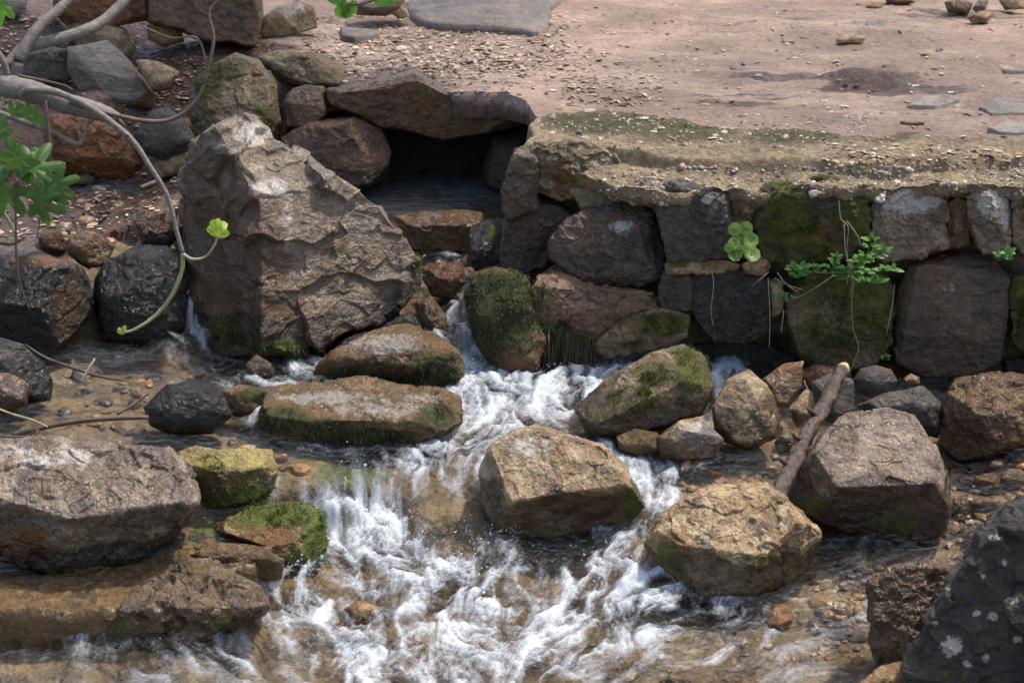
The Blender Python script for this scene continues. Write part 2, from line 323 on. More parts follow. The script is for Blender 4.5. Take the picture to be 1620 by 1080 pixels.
# px, py, z, depth, flow x, flow y (picture), turbulence, foam and painted silver sheen
WC = [
 (0,1075,0,.06,1,.05,.5,.1),(200,1062,0,.06,1,.05,.6,.14),(420,1050,0,.05,1,.1,.6,.22),(480,960,.01,.06,.6,.4,.9,.5),(560,1000,.005,.07,.5,.5,.8,.3),
 (600,930,.02,.08,.5,.5,1,.62),(700,900,.02,.1,.2,.6,1,.8),(760,960,.01,.1,-.2,.6,1,.55),(700,1010,0,.1,.3,.5,.9,.58),(620,1040,0,.1,.8,.4,.9,.62),
 (720,1062,0,.1,.8,.2,.8,.45),(850,1020,0,.08,-.7,.4,.7,.35),(850,940,.01,.08,-.3,.5,.7,.25),(900,868,.03,.06,-.5,.3,.3,.05),(980,900,.03,.07,-.5,.6,1,.72),
 (1010,960,.01,.07,-.7,.5,.8,.4),(950,1000,0,.07,-.8,.5,.8,.45),(1000,1060,0,.06,-.8,.3,.5,.15),(1150,980,0,.06,-1,.1,.7,.24),(1250,1000,0,.05,-1,.05,.7,.2),(1100,1030,0,.06,-1,.1,.7,.26),(1330,1030,0,.06,-1,.1,.6,.14),  # low foam values on the right paint silver sky reflection streaks
 (1350,980,0,.06,-1,.1,.6,.15),(1200,1062,0,.06,-1,.05,.6,.18),(1320,900,.02,.05,-1,.1,.5,.12),(690,800,.105,.03,0,1,.5,.02),(725,825,.075,.03,0,1,.5,.02),(735,795,.11,.03,0,1,.5,.05),(690,840,.06,.03,0,1,.5,.05),(1450,870,.04,.04,-1,.1,.5,.05),(1560,880,.05,.03,-1,.2,.4,0),
 (1560,760,.08,.02,-.8,.3,.4,0),(1610,700,.1,.01,-.8,.3,.3,0),(1300,720,.11,.05,-1,.1,.1,0),(1180,740,.12,.05,-1,.1,.12,0),(1100,760,.11,.04,-1,.4,.4,.1),
 (760,590,.19,.08,.3,1,1,.95),(740,560,.2,.05,.2,1,1,.75),(830,620,.18,.08,.3,.8,.9,.95),(880,600,.185,.08,-.5,.6,.9,.65),(800,660,.17,.08,-.3,.8,.9,.95),
 (900,670,.16,.06,.8,.5,.5,.35),(720,700,.16,.05,-.5,.8,.8,.7),(650,740,.15,.04,-.4,.9,.8,.3),(600,700,.165,.04,.6,.5,.4,.02),(700,780,.12,.03,-.1,1,.6,.3),
 (720,840,.06,.03,0,1,.7,.25),(640,860,.03,.05,.2,1,1,.5),(600,830,.05,.05,.1,1,1,.75),(560,860,.03,.05,.2,1,1,.8),(540,800,.1,.02,.3,1,.8,.5),(510,850,.04,.04,.1,1,.8,.4),
 (560,740,.17,.02,.3,1,.5,.1),(480,730,.18,.03,1,.2,.3,.03),(950,695,.15,.04,1,.5,.5,.75),(1000,720,.13,.03,.8,.8,.5,.5),(1040,760,.1,.03,.3,1,.8,.7),
 (1050,800,.08,.03,-.6,1,.9,.78),(1000,840,.05,.03,-.7,.8,.9,.72),(380,700,.19,.03,1,.2,.3,.05),(200,690,.2,.03,1,.1,.3,.05),(60,690,.2,.02,1,.1,.3,0),
 (450,600,.21,.04,1,.2,.6,.3),(400,640,.2,.04,.6,.8,.7,.35),(350,560,.23,.05,1,.2,.5,.08),(420,580,.22,.04,1,.2,.6,.15),(480,580,.22,.04,.8,.4,.8,.45),
 (250,600,.23,.04,1,.1,.4,.05),(150,620,.23,.03,1,.1,.3,0),(100,660,.22,.02,1,.1,.3,0),(200,560,.24,.05,1,.1,.1,0),(300,535,.25,.05,.1,1,.8,.35),
 (292,470,.37,.02,0,1,.6,.3),(290,430,.42,.02,0,1,.4,.1),(250,380,.415,.006,.5,.6,.3,0),(200,340,.45,.014,1,.2,.4,.03),(280,330,.44,.018,1,.2,.4,.05),(230,320,.455,.014,1,.2,.4,.04),
 (240,300,.46,.012,1,.2,.2,0),(100,330,.46,-.02,1,.2,.2,0),(60,370,.46,-.03,1,.2,.2,0),(150,370,.43,-.002,1,.4,.3,0),(170,300,.48,-.01,1,.2,.2,0),(0,330,.5,-.05,1,0,.2,0),
 (700,300,.41,.05,.1,.3,.12,0),(620,290,.41,.05,.1,.3,.1,0),(790,300,.41,.05,0,.3,.1,0),(650,330,.41,.04,.2,.3,.15,0),(700,260,.41,.05,0,.3,.1,0),(700,400,.34,.03,.3,.8,.7,.4),
 (745,400,.34,.03,.1,.8,.6,.25),(720,450,.32,.02,.1,1,.6,.3),(710,480,.3,.02,.1,1,.7,.35),(725,520,.25,.02,.3,1,.9,.55),(680,500,.24,.02,0,1,.6,.1),(620,510,.24,.03,.3,1,.5,.1),
 (250,900,.105,.012,1,.4,.3,0),(150,935,.112,.012,.5,1,.2,0),(60,950,.112,.012,.1,1,.2,0),(100,962,.105,.008,0,1,.4,.05),(20,962,.105,.008,0,1,.4,.05),(170,962,.105,.008,0,1,.4,.05),
 (60,1026,.0,.03,0,1,.6,.25),(130,1026,.0,.03,0,1,.6,.3),(190,1026,.0,.03,0,1,.5,.15),(0,1030,0,.03,0,1,.5,.2),(20,900,.11,.03,1,.3,.1,0),(320,850,.13,.02,1,.5,.4,.08),
 (440,900,.06,.02,1,.8,.9,.55),(400,880,.09,.012,1,.6,.7,.25),(300,880,.11,.012,1,.5,.4,.02),(430,800,.16,.02,1,.4,.4,.05),(320,820,.15,.02,1,.3,.3,.05),
]
for k_ in range(-80, 200, 22):
    WC += [(k_,966,.105,.008,0,1,.4,.05),(k_,950,.11,.012,.2,1,.3,.02),(k_,1000,.05,.01,0,1,.6,.3),(k_,1024,.0,.03,0,1,.6,.3),(k_,1036,.0,.04,.5,1,.5,.1)]
WP = []
for (px, py, z, dep, fx, fy, tb, fo) in WC:
    p = on_z(px, py, z); q = on_z(px + 6 * fx, py + 6 * fy, z) - p; l = math.hypot(q[0], q[1]) + 1e-9
    WP.append((p[0], p[1], z, dep, q[0] / l, q[1] / l, tb, fo))
STEP = .006
gx = np.arange(-2.3, 2.3, STEP); gy = np.arange(3.7, 7.5, STEP); GX, GY = np.meshgrid(gx, gy)
HZ, DP, FX, FY, TB, FO = idw(WP, (2, 3, 4, 5, 6, 7), GX, GY, .045)
HZ = idw(WP, (2,), GX, GY, .03, 2.5)[0]
# line integral convolution along the flow
FX, FY = idw(WP, (4, 5), GX, GY, .12); FY = FY - .4
l = np.hypot(FX, FY) + 1e-6; UX = FX / l; UY = FY / l
ang = fbm(np.stack([GX.ravel() * 6, GY.ravel() * 6, 0 * GX.ravel()], 1), 5, .65).reshape(GX.shape) * (.5 + 1.3 * TB ** 2)
UX, UY = UX * np.cos(ang) - UY * np.sin(ang), UX * np.sin(ang) + UY * np.cos(ang)
def lic(src, n):
    out = src.copy(); h, w = src.shape
    for sgn in (1, -1):
        x = np.tile(np.arange(w, dtype=float), (h, 1)); y = np.tile(np.arange(h, dtype=float)[:, None], (1, w))
        for k in range(n):
            i = np.clip(x.round().astype(int), 0, w - 1); j = np.clip(y.round().astype(int), 0, h - 1)
            x += sgn * UX[j, i]; y += sgn * UY[j, i]
            i = np.clip(x.round().astype(int), 0, w - 1); j = np.clip(y.round().astype(int), 0, h - 1)
            out += src[j, i]
    out = (out - out.mean()) / out.std(); return out
def blur(a, n):
    for _ in range(n):
        a = (a + np.roll(a, 1, 0) + np.roll(a, -1, 0) + np.roll(a, 1, 1) + np.roll(a, -1, 1)) / 5
    return a
wn = rng.normal(size=GX.shape)
L1 = lic(wn, 4); L2 = lic(blur(rng.normal(size=GX.shape), 5), 12); L3 = lic(blur(rng.normal(size=GX.shape), 30), 18)
P3 = np.stack([GX.ravel(), GY.ravel(), np.zeros(GX.size)], 1)
T1 = fbm(P3 * 14, 4).reshape(GX.shape); T2 = ridged(P3 * 22, 3).reshape(GX.shape)
HW = HZ + .0012 * L2 * (.25 + TB) + .004 * L3 * (.15 + TB) + TB ** 2 * (.015 * T1 + .006 * T2) + TB * .004 * fbm(P3 * 40, 3).reshape(GX.shape) + .002 * T1
T3 = fbm(P3 * 7 + 3, 5, .6).reshape(GX.shape); T4 = fbm(P3 * 45, 4, .7).reshape(GX.shape)
CR = sstep(.15, .75, T1 + .35 * (T2 - .7) + .5 * T3)          # wave crests
FT = np.clip(FO * .84 + .20 * TB * np.clip(.45 + .5 * L2 + .3 * L1, 0, 2) + (.19 * L2 + .09 * L3 + .09 * L1 + .22 * CR + .14 * T3 + .14 * T4) * np.clip(FO * 2.6, 0, 1), 0, 1.3)
HW += np.clip(FT - .3, 0, 1) * (.005 + .003 * fbm(P3 * 60, 3).reshape(GX.shape) + .0012 * L1)
BN = fbm(P3 * 6, 5).reshape(GX.shape)
HB = HZ - DP - .012 + BN * .014 * np.clip(DP / .03, .5, 1.4)
def blobs(PXY, lst):
    o = np.zeros(len(PXY))
    for b in lst:
        cx, cy, rx = b[:3]; ry = b[3] if len(b) > 3 else rx; st = b[4] if len(b) > 4 else 1.
        d = np.hypot((PXY[:, 0] - cx) / rx, (PXY[:, 1] - cy) / ry); o = np.maximum(o, st * sstep(1.5, .2, d))
    return o
def sample(A, x, y):
    i = np.clip(((x - gx[0]) / STEP).round().astype(int), 0, len(gx) - 1); j = np.clip(((y - gy[0]) / STEP).round().astype(int), 0, len(gy) - 1)
    return A[j, i]
ex = axis(gx[0], gx[-1] + 1e-6, STEP, -40, 40); ey = axis(gy[0], gy[-1] + 1e-6, STEP, -40, 9)
EX, EY = np.meshgrid(ex, ey); ZB = sample(HB, EX, EY)
V = np.stack([EX.ravel(), EY.ravel(), ZB.ravel()], 1); PX = project(V)
bedmud = blobs(PX, [(70, 350, 110, 60), (140, 310, 80, 40), (60, 400, 80, 30), (250, 280, 60, 14), (60, 670, 90, 30, .5)])
bedmoss = blobs(PX, [(120, 940, 200, 40, .4), (330, 850, 120, 40, .5), (300, 1000, 200, 60, .3), (250, 620, 200, 60, .3), (560, 750, 70, 30), (550, 800, 50, 40, .8), (500, 720, 60, 14, .7), (400, 630, 40, 18, .8), (450, 860, 60, 30, .6), (80, 990, 120, 26, .5)])
link('stream_bed', mesh_np('stream_bed', V, grid_faces(len(ey), len(ex)), M['bed'], attrs={'mud': bedmud, 'moss': bedmoss}))['kind'] = 'structure'
wx = axis(gx[0], gx[-1] + 1e-6, STEP, -6, 6); wy = axis(gy[0], gy[-1] + 1e-6, STEP, -4, 7.8); EX, EY = np.meshgrid(wx, wy)
V = np.stack([EX.ravel(), EY.ravel(), sample(HW, EX, EY).ravel()], 1)
link('water', mesh_np('water', V, grid_faces(len(wy), len(wx)), M['water'], attrs={'foam': sample(FT, EX, EY), 'turb': sample(TB, EX, EY)}))['kind'] = 'structure'

# ------------------------------------------------------------------ ground (path and bank)
GC = [(500,100,.79),(650,110,.80),(760,140,.79),(450,60,.80),(800,60,.80),(900,140,.78),(1000,170,.775),(1100,200,.775),(1300,225,.775),(1600,225,.775),(1200,100,.79),(1500,130,.785),(1600,50,.80),
      (1200,20,.81),(800,5,.82),(430,90,.79),(380,80,.79),(0,60,.85),(0,20,.9),(150,110,.79),(250,165,.69),(320,70,.80),(280,235,.57),(100,265,.51),(200,290,.42),(0,300,.53),(330,150,.68),(320,280,.41),(200,350,.33),(60,400,.33),(0,200,.66),(100,190,.62)]
GP = [(*on_z(a, b, z)[:2], z) for a, b, z in GC] + [(x, y, .85) for x in (-3, -1.5, 0, 1.5, 3) for y in (9.5, 11)] + [(3, 7, .8), (-3, 8, .9), (-3, 5.5, .30)]
FRONT = 5.62
def edge(x):
    return np.interp(x, [-.90, -.84, -.66, -.47, -.36, -.27, -.2, -.04, .05, .12, .16, .45], [6.12, 6.80, 6.68, 6.80, 6.91, 6.76, 6.62, 6.61, 6.52, 6.1, 6.02, FRONT + .17])
xs = axis(-2.4, 2.4, .009, -250, 250); ts = axis(0, 3.3, .009, 0, 300); ts = ts[ts >= 0]
XX, TT = np.meshgrid(xs, ts); YY = np.maximum(5.55 + TT, edge(XX))
ZZ = idw(GP, (2,), np.clip(XX, -4, 4), np.clip(YY, 5, 12), .12, 1.6)[0]
Q = np.stack([XX.ravel(), YY.ravel(), 0 * XX.ravel()], 1)
near = np.clip(1.5 - np.hypot(XX, YY - 7).ravel() / 8, 0, 1)
PX = project(np.stack([XX.ravel(), YY.ravel(), ZZ.ravel()], 1))
mudm = blobs(PX, [(60, 50, 260, 70, 1.2), (300, 95, 170, 40, 1.1), (300, 150, 120, 60, 1.2), (170, 250, 220, 90, 1.3), (1380, 130, 90, 22, 1), (1250, 122, 110, 9, .75), (1500, 140, 60, 10, .7), (1180, 160, 150, 16, .45), (250, 140, 60, 60, .9), (60, 60, 110, 50, .8), (300, 100, 80, 30, .8), (150, 250, 200, 60, 1), (430, 90, 60, 10, .5), (100, 330, 200, 60, 1), (1520, 22, 120, 14, .6), (1250, 20, 60, 8, .4)])
mossm = blobs(PX, [(1000, 200, 180, 24, .6), (1280, 215, 130, 20, .45), (1450, 210, 100, 12, .35)])
lump = mudm.reshape(XX.shape)
ZZ = ZZ + (near * (.018 * fbm(Q * np.array([1.6, 4., 1.]), 4) + .004 * fbm(Q * 20, 3))).reshape(XX.shape) + lump * .02 * fbm(Q * 9, 4).reshape(XX.shape)
ZZ += (blobs(PX, [(1200, 42, 60, 10, .02), (1380, 128, 70, 10, .035)])).reshape(XX.shape)
# skirt: two rows under the front edge
sk = np.where(xs > .13, -.15, np.where(xs < -.83, -.2, .70))
V = np.concatenate([np.stack([xs, edge(xs) + .0, sk], 1), np.stack([XX.ravel(), YY.ravel(), ZZ.ravel()], 1)])
z0 = np.zeros(len(xs))
link('ground', mesh_np('ground', V, grid_faces(len(ts) + 1, len(xs)), M['dirt'], attrs={'mud': np.concatenate([z0 + 1, mudm]), 'moss': np.concatenate([z0, mossm])}))['kind'] = 'structure'
def ground_z(x, y):
    return idw(GP, (2,), np.clip(np.asarray(x, float), -4, 4), np.clip(np.asarray(y, float), 5, 12), .12, 1.6)[0]

# ------------------------------------------------------------------ rocks
def blade_tufts(name, parent, V, N, wts, n, mat, ln=(.006, .014), droop=0., width=.0012):
    p = np.clip(wts, 0, None)
    if p.sum() <= 0: return
    idx = rng.choice(len(V), n, p=p / p.sum())
    b = V[idx] + rng.normal(size=(n, 3)) * .003; nn = N[idx] + rng.normal(size=(n, 3)) * .45 + np.array([0, 0, .3 - droop])
    nn /= np.linalg.norm(nn, axis=1)[:, None]
    L = rng.uniform(*ln, n)[:, None]; sd = np.cross(nn, rng.normal(size=(n, 3))); sd /= np.linalg.norm(sd, axis=1)[:, None]
    mid = b + nn * L * .55; tip = mid + (nn * .45 + np.array([0, 0, -droop * .8])) * L
    w = width * rng.uniform(.7, 1.4, n)[:, None]
    VV = np.concatenate([b - sd * w, b + sd * w, mid + sd * w * .7, mid - sd * w * .7, tip])
    i = np.arange(n)
    F = np.concatenate([np.stack([i, i + n, i + 2 * n], 1), np.stack([i, i + 2 * n, i + 3 * n], 1), np.stack([i + 3 * n, i + 2 * n, i + 4 * n], 1)])
    return tag(link(name, mesh_np(name, VV, F, mat, smooth=False), parent), kind='stuff')

def rock(name, label, cat, ol, mat, zb=None, y=None, D=None, p=2.6, facets=7, planes=(), amp=.05, terr=0., pock=0., sub=6, sink=.0,
         moss=(), pale=(), stain=(), wet=None, wetb=(), tuft=0, tuftmat='mossblade', droop=0., tln=(.006, .014), parent=None, group=None, seed=None, grain=1., round_=0., frac=.8, smooth=0.):
    rs = np.random.default_rng(seed if seed is not None else int(sum(a * 7 + b * 13 for a, b in ol)) % 99991)
    O = np.array(ol, float); y0, y1 = O[:, 1].min(), O[:, 1].max()
    if sink: O[:, 1] += np.clip((O[:, 1] - (y0 + .6 * (y1 - y0))) / (.4 * (y1 - y0)), 0, 1) * sink
    cx = (O[:, 0].min() + O[:, 0].max()) / 2; cy = (O[:, 1].min() + O[:, 1].max()) / 2
    # polygon centroid
    a = O; b = np.roll(O, -1, 0); cr = a[:, 0] * b[:, 1] - b[:, 0] * a[:, 1]; A = cr.sum() / 2
    cx = ((a[:, 0] + b[:, 0]) * cr).sum() / (6 * A); cy = ((a[:, 1] + b[:, 1]) * cr).sum() / (6 * A)
    if zb is not None: yf = on_z(cx, y1, zb)[1]
    else: yf = y
    t0 = yf / ray(cx, cy)[1]; Rm = math.sqrt(abs(A) / math.pi) / FPX * t0
    D = D or Rm * .85
    C = on_y(cx, cy, yf + D * (.35 if parent else .7)); t = (C - CAM) @ FW
    w = CAM - C; w /= np.linalg.norm(w); rr = RT; uu = UP
    ox = (O[:, 0] - cx) / FPX * t; oy = (cy - O[:, 1]) / FPX * t
    S, F = ico(sub)
    th = np.arctan2(S[:, 1], S[:, 0])
    # radius of the outline in each direction
    tt = np.linspace(-math.pi, math.pi, 721); rad = np.zeros(721); dx, dy = np.cos(tt), np.sin(tt)
    for k in range(len(ox)):
        ax, ay = ox[k], oy[k]; bx, by = ox[(k + 1) % len(ox)], oy[(k + 1) % len(ox)]
        ex_, ey_ = bx - ax, by - ay; den = dx * ey_ - dy * ex_; den = np.where(np.abs(den) < 1e-9, 1e-9, den)
        u = (ax * ey_ - ay * ex_) / den; v = (ax * dy - ay * dx) / den
        ok = (u > 0) & (v >= -1e-6) & (v <= 1 + 1e-6); rad = np.where(ok, np.maximum(rad, u), rad)
    rad = np.where(rad <= 0, Rm * .6, rad)
    ker = np.array([1, 2, 3, 2, 1]) / 9.; rad = np.convolve(np.concatenate([rad[-3:-1], rad, rad[1:3]]), ker, 'valid')
    Rr = np.interp(th, tt, rad); sxy = np.hypot(S[:, 0], S[:, 1]); k = (sxy ** p + np.abs(S[:, 2]) ** p) ** (-1 / p)
    L = np.stack([Rr * S[:, 0] * k, Rr * S[:, 1] * k, D * S[:, 2] * k], 1)
    sil = np.stack([np.interp(tt, tt, rad) * dx, rad * dy, 0 * tt], 1)
    pl = []
    for q in planes:
        n = np.array(q[:3], float); n /= np.linalg.norm(n); pl.append((np.array([n @ rr, n @ uu, n @ w]), q[3] if len(q) > 3 else frac))
    for _ in range(facets):
        n = rs.normal(size=3); n[2] = abs(n[2]) * (1 if rs.random() < .75 else -1) + .35 * np.sign(n[2]); n /= np.linalg.norm(n); pl.append((n, rs.uniform(frac - .1, frac + .12)))
    for n, fr in pl:
        d0 = L @ n; d = max(fr * d0.max(), (sil @ n).max() * 1.01 + .01 * Rm)
        sc_ = np.where(d0 > d, d / np.maximum(d0, 1e-6), 1.)
        if round_: sc_ = np.where(d0 > d, (d + (d0 - d) * round_) / np.maximum(d0, 1e-6), 1.)
        L = L * sc_[:, None]
    P = C + L[:, :1] * rr + L[:, 1:2] * uu + L[:, 2:] * w
    N = vnormals(P, F); q = P / Rm + rs.uniform(-50, 50, 3)
    h = amp * (fbm(q * 1.3, 3) * .75 + (ridged(q * 2.2, 4) - .8) * .28 * grain + fbm(q * 7, 3) * .22 * grain)
    h = h + amp * grain * (.16 * ridged(q * 6, 4, .55) + .10 * fbm(q * 16, 3, .6))
    ct = terr if terr else amp * .7
    if sub >= 6:
        wq = q * np.array([1., 1., 1.5]) + .10 * np.stack([pnoise(q * 4), pnoise(q * 4 + 7), pnoise(q * 4 + 13)], 1)
        h = h + ct * 1.1 * worley(wq * 1.5)[2] + ct * (.55 - .22 * smooth) * worley(wq * 3.6 + 5)[2]
        if sub >= 7: h = h + ct * (.26 - .14 * smooth) * worley(wq * 8. + 9)[2] * sstep(-.3, .3, pnoise(q * 1.4 + 3))
    if pock:
        f1, f2, _ = worley(q * 3.2 + .3 * np.stack([pnoise(q * 5), pnoise(q * 5 + 9), pnoise(q * 5 + 19)], 1)); h = h - pock * np.clip(.42 - f1, 0, 1) * 2.2 * (pnoise(q * 1.3 + 5) > -.12)
    P = P + N * (h * Rm)[:, None]
    PXY = project(P); N = vnormals(P, F)
    at = {}
    if moss: at['moss'] = blobs(PXY, moss)
    if pale: at['pale'] = blobs(PXY, pale)
    if stain: at['stain'] = blobs(PXY, stain)
    if wet is not None or wetb:
        wv = sstep(wet + .14, wet + .03, P[:, 2] + .04 * fbm(q * 1.5, 3)) if wet is not None else 0
        at['wet'] = np.maximum(wv, blobs(PXY, wetb)) if wetb else wv
    loc = np.array([C[0], C[1], P[:, 2].min()])
    o = link(name, mesh_np(name, P - loc, F, M[mat], attrs=at), None, loc)
    if parent: o.parent = parent; o.location = loc - np.array(parent.location); o['label'] = label
    else: tag(o, label, cat, group)
    if tuft: blade_tufts('moss', o, P - loc, N, np.where(at['moss'] > .35, at['moss'], 0) * np.clip(-(N @ FW) + .5, 0, 1) * sstep(-.22, .25, fbm(q * 3.2, 3)), tuft, M[tuftmat], tln, droop)
    return o

B = 'boulder'; K = 'rock'
# --- the big boulder and the upper left bank
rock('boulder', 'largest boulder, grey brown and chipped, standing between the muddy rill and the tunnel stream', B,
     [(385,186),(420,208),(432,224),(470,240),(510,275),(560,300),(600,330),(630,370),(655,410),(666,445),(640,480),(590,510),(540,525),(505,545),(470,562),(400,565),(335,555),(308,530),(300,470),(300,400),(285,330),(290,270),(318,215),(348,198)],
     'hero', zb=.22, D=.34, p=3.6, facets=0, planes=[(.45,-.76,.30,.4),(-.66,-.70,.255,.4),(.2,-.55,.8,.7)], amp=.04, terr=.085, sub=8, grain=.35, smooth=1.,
     pale=[(425,300,40,22,.9),(400,212,34,26,.8),(455,345,14,60,.6)], stain=[(350,430,115,170,1.2),(390,330,50,70,.6),(430,500,60,70,.8),(470,340,70,40,.45),(310,300,40,90,.6),(600,350,40,30,.35)],  # left face tinted dark brown through the stain attribute
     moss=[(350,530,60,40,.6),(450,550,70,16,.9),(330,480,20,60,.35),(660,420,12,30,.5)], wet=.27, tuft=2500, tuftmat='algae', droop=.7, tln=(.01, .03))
rock('boulder', 'rounded boulder with green moss beside the left end of the trodden path', B, [(297,180),(308,125),(345,100),(372,85),(405,95),(435,130),(444,190),(436,225),(400,240),(340,240),(300,225)], 'mossrock', zb=.56, amp=.05, sub=7, round_=.2,
     moss=[(330,130,30,40,.6),(410,190,30,30,.7),(360,110,40,20,.5)], tuft=500)
rock('rock', 'slanted grey slab rock resting above the fig branch', K, [(107,75),(170,65),(200,90),(235,135),(250,150),(240,172),(170,168),(125,142),(107,112)], 'grey', zb=.64, amp=.03, planes=[(.2,-.6,.8,.7)], stain=[(230,160,30,14,.7),(140,145,40,14,.5)], sub=6)
rock('rock', 'dark blue grey rock wedged against the slanted grey slab rock', K, [(30,90),(75,75),(107,78),(114,125),(70,135),(30,120)], 'basalt', zb=.71, sub=6)
rock('rock', 'large brown block at the top edge left of the path', K, [(235,-25),(330,-40),(412,-20),(416,30),(403,75),(370,68),(330,66),(285,48),(235,34)], 'brown', zb=.80, D=.2, p=3.4, planes=[(0,-1,.1,.7)], sub=6)
rock('rock', 'shaded orange brown block behind the forked fig branch', K, [(85,-20),(160,-30),(236,-20),(236,32),(180,42),(110,42),(85,22)], 'rust', zb=.86, p=3.4, planes=[(0,-1,.1,.7)], sub=6)
rock('rock', 'small pale grey rock in the top left corner', K, [(-4,-10),(42,-6),(42,20),(22,27),(-2,18)], 'grey', zb=.89, sub=5)
rock('rock', 'flat pale tan rock half buried behind the slanted slab', K, [(100,42),(140,28),(200,46),(216,75),(205,95),(120,74)], 'lime', zb=.74, amp=.04, stain=[(200,60,20,20,.5)], sub=5)
rock('rock', 'small flat orange stone under the large brown block', K, [(233,40),(285,43),(292,66),(258,74),(234,62)], 'ochre', zb=.79, sub=5)
rock('rock', 'angular tan stone in dark leaf litter beside the slanted slab', K, [(214,95),(250,97),(284,114),(266,142),(243,147)], 'tan', zb=.71, amp=.06, sub=5, wetb=[])
rock('rock', 'dark speckled basalt block beneath the looping twig', K, [(213,212),(240,175),(265,170),(292,190),(312,222),(306,242),(260,254),(218,240)], 'basalt', zb=.57, amp=.02, sub=6, facets=5)
rock('rock', 'crumbly rusty orange rock under the thick fig branch', K, [(72,185),(150,172),(205,212),(228,250),(202,280),(120,282),(74,268)], 'rust', zb=.51, amp=.09, terr=.05, sub=7)
rock('rock', 'small tan rock between the basalt block and the largest boulder', K, [(236,266),(270,241),(312,238),(304,268),(250,286)], 'lime', zb=.50, amp=.05, sub=5)
rock('rock', 'small brown stone half hidden beside the mossy boulder and the looping twig', K, [(282,190),(300,186),(306,205),(292,212)], 'ochre', zb=.62, sub=4)
# --- dark rocks on the left step
rock('rock', 'broad dark basalt rock with a brown flank at the left edge', K, [(-30,398),(60,400),(130,425),(146,460),(140,500),(100,548),(75,562),(-30,540)], 'black', zb=.24, D=.2, amp=.04, planes=[(.75,-.6,.2,.75),(-.2,-.75,.6,.75)], stain=[(110,490,30,60,.75),(60,415,60,14,.7)], sub=7, wet=.4, sink=8)
rock('rock', 'round glistening black basalt rock beside the small waterfall', K, [(150,442),(165,415),(220,391),(265,388),(292,410),(296,480),(290,518),(265,540),(210,542),(160,532),(150,490)], 'black', zb=.24, amp=.035, terr=.03, sub=7, wet=.5, sink=8)
for ol, lb, mt, z in (([(103,382),(130,365),(155,369),(182,390),(171,417),(140,427),(108,402)], 'knobbly orange stone on top of the left step', 'ochre', .44),
                      ([(213,352),(250,348),(287,368),(266,390),(224,386)], 'rough rusty stone above the round black rock', 'rust', .43),
                      ([(60,372),(95,366),(108,392),(90,405),(66,398)], 'small brown lump in the mud beside the orange stone', 'rust', .44),
                      ([(113,280),(138,272),(150,283),(140,292),(118,292)], 'small pale wedge stone lying on the mud', 'tan', .49)):
    rock('rock', lb, K, ol, mt, zb=z, amp=.1, terr=.06, sub=5, wet=z + .02)
rock('rock', 'smooth grey wet rock at the left edge above the twigs', K, [(-30,525),(35,545),(70,575),(84,600),(80,628),(40,632),(-30,610)], 'basalt', zb=.23, amp=.03, sub=6, wet=.27, sink=6)
rock('rock', 'small brown rock pile stone at the left edge beside the driftwood', K, [(-20,588),(15,590),(46,606),(43,640),(10,655),(-20,650)], 'brown', zb=.225, sub=5, wet=.25, planes=[(.3,-.5,.7,.7)])
rock('rock', 'low shining black rock in midstream left of the flat tan slab', K, [(228,645),(265,608),(310,600),(350,618),(370,655),(335,678),(275,682),(238,668)], 'black', zb=.205, amp=.04, terr=.02, sub=7, wet=.5, sink=8)
rock('rock', 'small pale stone breaking the ripples below the largest boulder', K, [(388,578),(405,560),(430,575),(434,600),(395,602)], 'tan', zb=.21, sub=5, wet=.25)
rock('rock', 'wet stone with green algae beside the shining black rock', K, [(345,622),(380,608),(425,615),(432,645),(395,662),(355,655)], 'wetmoss', zb=.185, sub=5, moss=[(400,625,30,14,.8)], wet=.5)
rock('rock', 'dark domed rock streaming with water below the largest boulder', K, [(492,592),(520,558),(580,530),(640,513),(692,530),(726,560),(732,592),(700,612),(620,622),(560,615),(505,608)], 'wetmoss', zb=.185, D=.16, amp=.06, terr=.03, sub=7,
     stain=[(560,560,50,25,.5)], pale=[(600,545,90,24,.65)], moss=[(690,580,50,30,.8),(560,590,50,16,.7),(610,600,60,16,.8),(640,540,50,16,.3)], wet=.6, tuft=1800, tuftmat='algae', droop=.6, tln=(.008,.02))
rock('rock', 'flat tan slab rock with dark mossy sides in midstream', K, [(413,650),(430,614),(500,606),(570,598),(620,608),(690,615),(726,630),(730,668),(690,695),(600,702),(500,700),(430,692)], 'wetmoss', zb=.165, D=.20, p=3.4, amp=.05, terr=.05, facets=2, planes=[(0,-.30,.95,.45),(.0,-1,-.1,.75)], sub=7,
     stain=[(640,640,80,14,.4)], pale=[(520,628,110,16,.6),(600,645,120,20,.55),(660,630,60,14,.5)], moss=[(450,665,50,25,.95),(560,690,120,14,.9),(690,660,40,25,.8),(500,672,60,14,.8)], wet=.6, tuft=2600, tuftmat='algae', droop=.8, tln=(.008,.022))
rock('boulder', 'yellow green lichen covered boulder beside the big left boulder', B, [(284,716),(310,705),(345,712),(390,708),(430,712),(439,750),(426,785),(385,800),(330,805),(306,775)], 'lichen', zb=.155, amp=.05, p=3, planes=[(0,-.35,.93,.6),(.1,-.95,.2,.8)], sub=7, moss=[(330,740,50,40,.4),(400,780,50,16,.9),(320,790,30,14,.7)], tuft=700, wet=.17)
